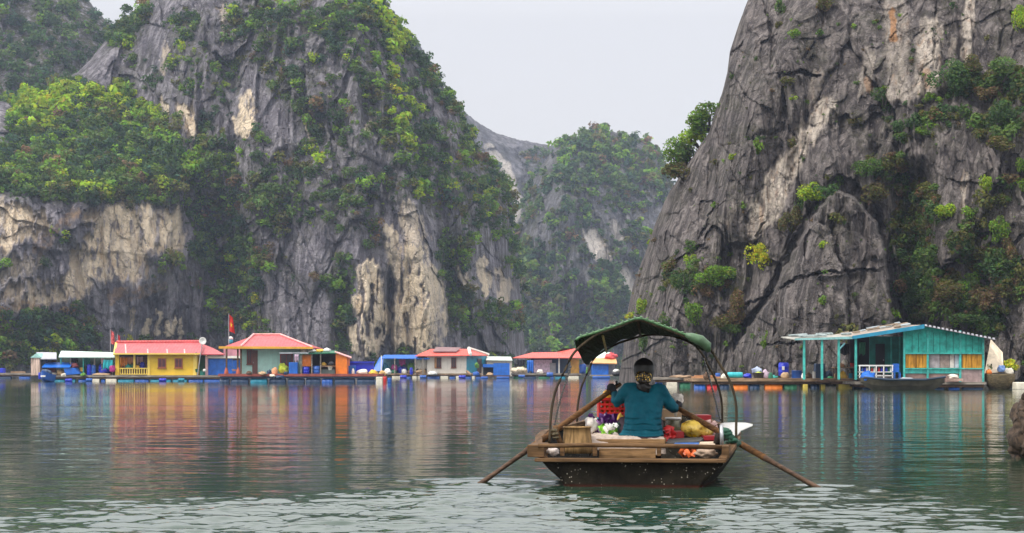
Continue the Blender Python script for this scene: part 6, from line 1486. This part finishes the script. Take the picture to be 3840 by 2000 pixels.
single("bundle", "golden bundle between the red crate and the rower", "bundle", zheap(1030, 770, 26, 46, 17.0, 73, .35), GOLD, None, None, True)
single("bag", "dark green bag at the rower's left hip", "bag", zheap(1022, 830, 26, 52, 16.6, 74, .3), paint((.02, .05, .04), .6), None, None, True)
single("bag", "small white bag in the boat's left stern corner", "bag", zheap(580, 972, 40, 28, 15.62, 75, .3), paint((.62, .54, .50), .7, .2, .2, .1), None, None, True)
# right side cargo
single("box", "brown cardboard box in front of the rower's right elbow", "box", zbox(1322, 1442, 690, 765, 17.6, .4), CARDB, None, None, False, .006)
D = 16.9; r = empty("tin", ZP(1384, 840, D), "glass tin with a flat white lid right of the rower", "tin"); k = .5589 / F * D
Geo().lathe(ZP(1384, 838, D + .14), [(50 * k, 0), (53 * k, 5 * k), (53 * k, 74 * k), (48 * k, 80 * k)], 20).obj("body", paint((.13, .12, .07), .25, .6, .3, .1), r, True)
Geo().lathe(ZP(1384, 757, D + .14), [(56 * k, 0), (57 * k, 10 * k), (50 * k, 14 * k)], 20).obj("lid", WHITE, r, True)
NETM, nt, b, out = newmat("snack_bag"); vo = nt.nodes.new("ShaderNodeTexVoronoi"); vo.inputs["Scale"].default_value = 13; nt.links.new(coords(nt), vo.inputs[0])
c = mixc(nt, ramp(nt, vo.outputs["Distance"], .12, .42), (.80, .42, .01), (.90, .62, .12)); c = mixc(nt, ramp(nt, noise(nt, coords(nt), 16, 4, .6), .52, .7), c, (.28, .15, .01))
nt.links.new(c, b.inputs["Base Color"]); b.inputs["Roughness"].default_value = .25; bump(nt, b, vo.outputs["Distance"], .8, .02)
single("bag", "clear bag full of round yellow snacks right of the tin", "bag", zheap(1548, 822, 108, 62, 16.5, 77, .14, 80), NETM, None, None, True)
single("box", "flat dark red box under the yellow snack bag", "box", zbox(1328, 1460, 838, 890, 16.45, .3), paint((.30, .012, .014), .4), None, None, False, .006)
single("packets", "red packets by the tin and the rower's right hip", "packets", specks(1330, 1400, 805, 880, 16.4, 14, .028, 700), RED, None, None, True)
single("box", "red box with a pink top behind the yellow snack bag", "box", zbox(1548, 1642, 728, 800, 17.1, .3), paint((.42, .012, .02), .4), None, None, False, .006)
single("packets", "pink and white packets at the right behind the oar", "packets", specks(1600, 1680, 770, 870, 16.7, 14, .03, 720), paint((.72, .45, .42), .5, .5, 0, .06), None, None, True)
single("box", "dark red box at the snack bag's right end", "box", zbox(1590, 1668, 868, 900, 16.2, .25), paint((.32, .012, .02), .4), None, None, False, .005)
single("board", "grey black board lying across the cargo before the snack bag", "board", Geo().slab([ZP(1338, 915, 15.95), ZP(1560, 905, 15.95), ZP(1608, 872, 16.35), ZP(1352, 888, 16.35)], .02), paint((.055, .055, .055), .6, .4, .4, .2))
single("board", "blue board on the cargo behind the stern rail", "board", Geo().slab([ZP(1370, 934, 15.75), ZP(1548, 934, 15.75), ZP(1560, 912, 15.95), ZP(1400, 914, 15.95)], .02), paint((.03, .12, .38), .5, .3, .3, .2))
single("board", "pale board beside the blue one behind the stern rail", "board", Geo().slab([ZP(1552, 936, 15.75), ZP(1672, 936, 15.75), ZP(1660, 905, 15.98), ZP(1566, 908, 15.98)], .02), paint((.56, .44, .32), .7, .3, .3, .2))
single("packets", "orange and red packets stuffed under the rail at the right stern", "packets", specks(1440, 1535, 960, 990, 15.72, 14, .028, 740), paint((.72, .13, .03), .45, .5, 0, .06), None, None, True)
single("rag", "brownish white rag under the rail at the right stern corner", "rag", zheap(1600, 985, 70, 34, 15.72, 79, .3), paint((.36, .26, .19), .85, .4, .4, .1), None, None, True)
r = empty("stuffed_bag", ZP(1412, 672, 17.3), "white fluffy bag sticking up by the rower's right elbow", "bag")
zheap(1412, 632, 36, 44, 17.3, 80, .4, None, 2.6).obj("body", paint((.70, .64, .58), .8, .3, .1, .1), r, True); zheap(1402, 700, 14, 40, 17.3, 81, .1).obj("neck", paint((.50, .44, .36), .8), r, True)
# white sheet flaring over the right gunwale
g = Geo(); A = [ZP(1700, 786, 16.5), ZP(1730, 780, 16.5), ZP(1800, 776, 16.55), ZP(1870, 778, 16.6), ZP(1924, 790, 16.6)]; Bm = [ZP(1712, 850, 16.15), ZP(1760, 880, 16.15), ZP(1815, 872, 16.2), ZP(1838, 830, 16.35), ZP(1910, 800, 16.5)]
n = 5
for j in range(5):
    for i in range(n): g.V.append(A[i].lerp(Bm[i], j / 4) + Vector((0, .03 * math.sin(i * 2 + j), 0)))
for j in range(4):
    for i in range(n - 1): a = j * n + i; g.F.append((a, a + n, a + n + 1, a + 1))
o = single("sheet", "white plastic sheet flaring out over the right gunwale", "sheet", g, paint((.70, .68, .64), .5, .12, .2, .2), None, None, True); m = o.modifiers.new("solid", 'SOLIDIFY'); m.thickness = .008
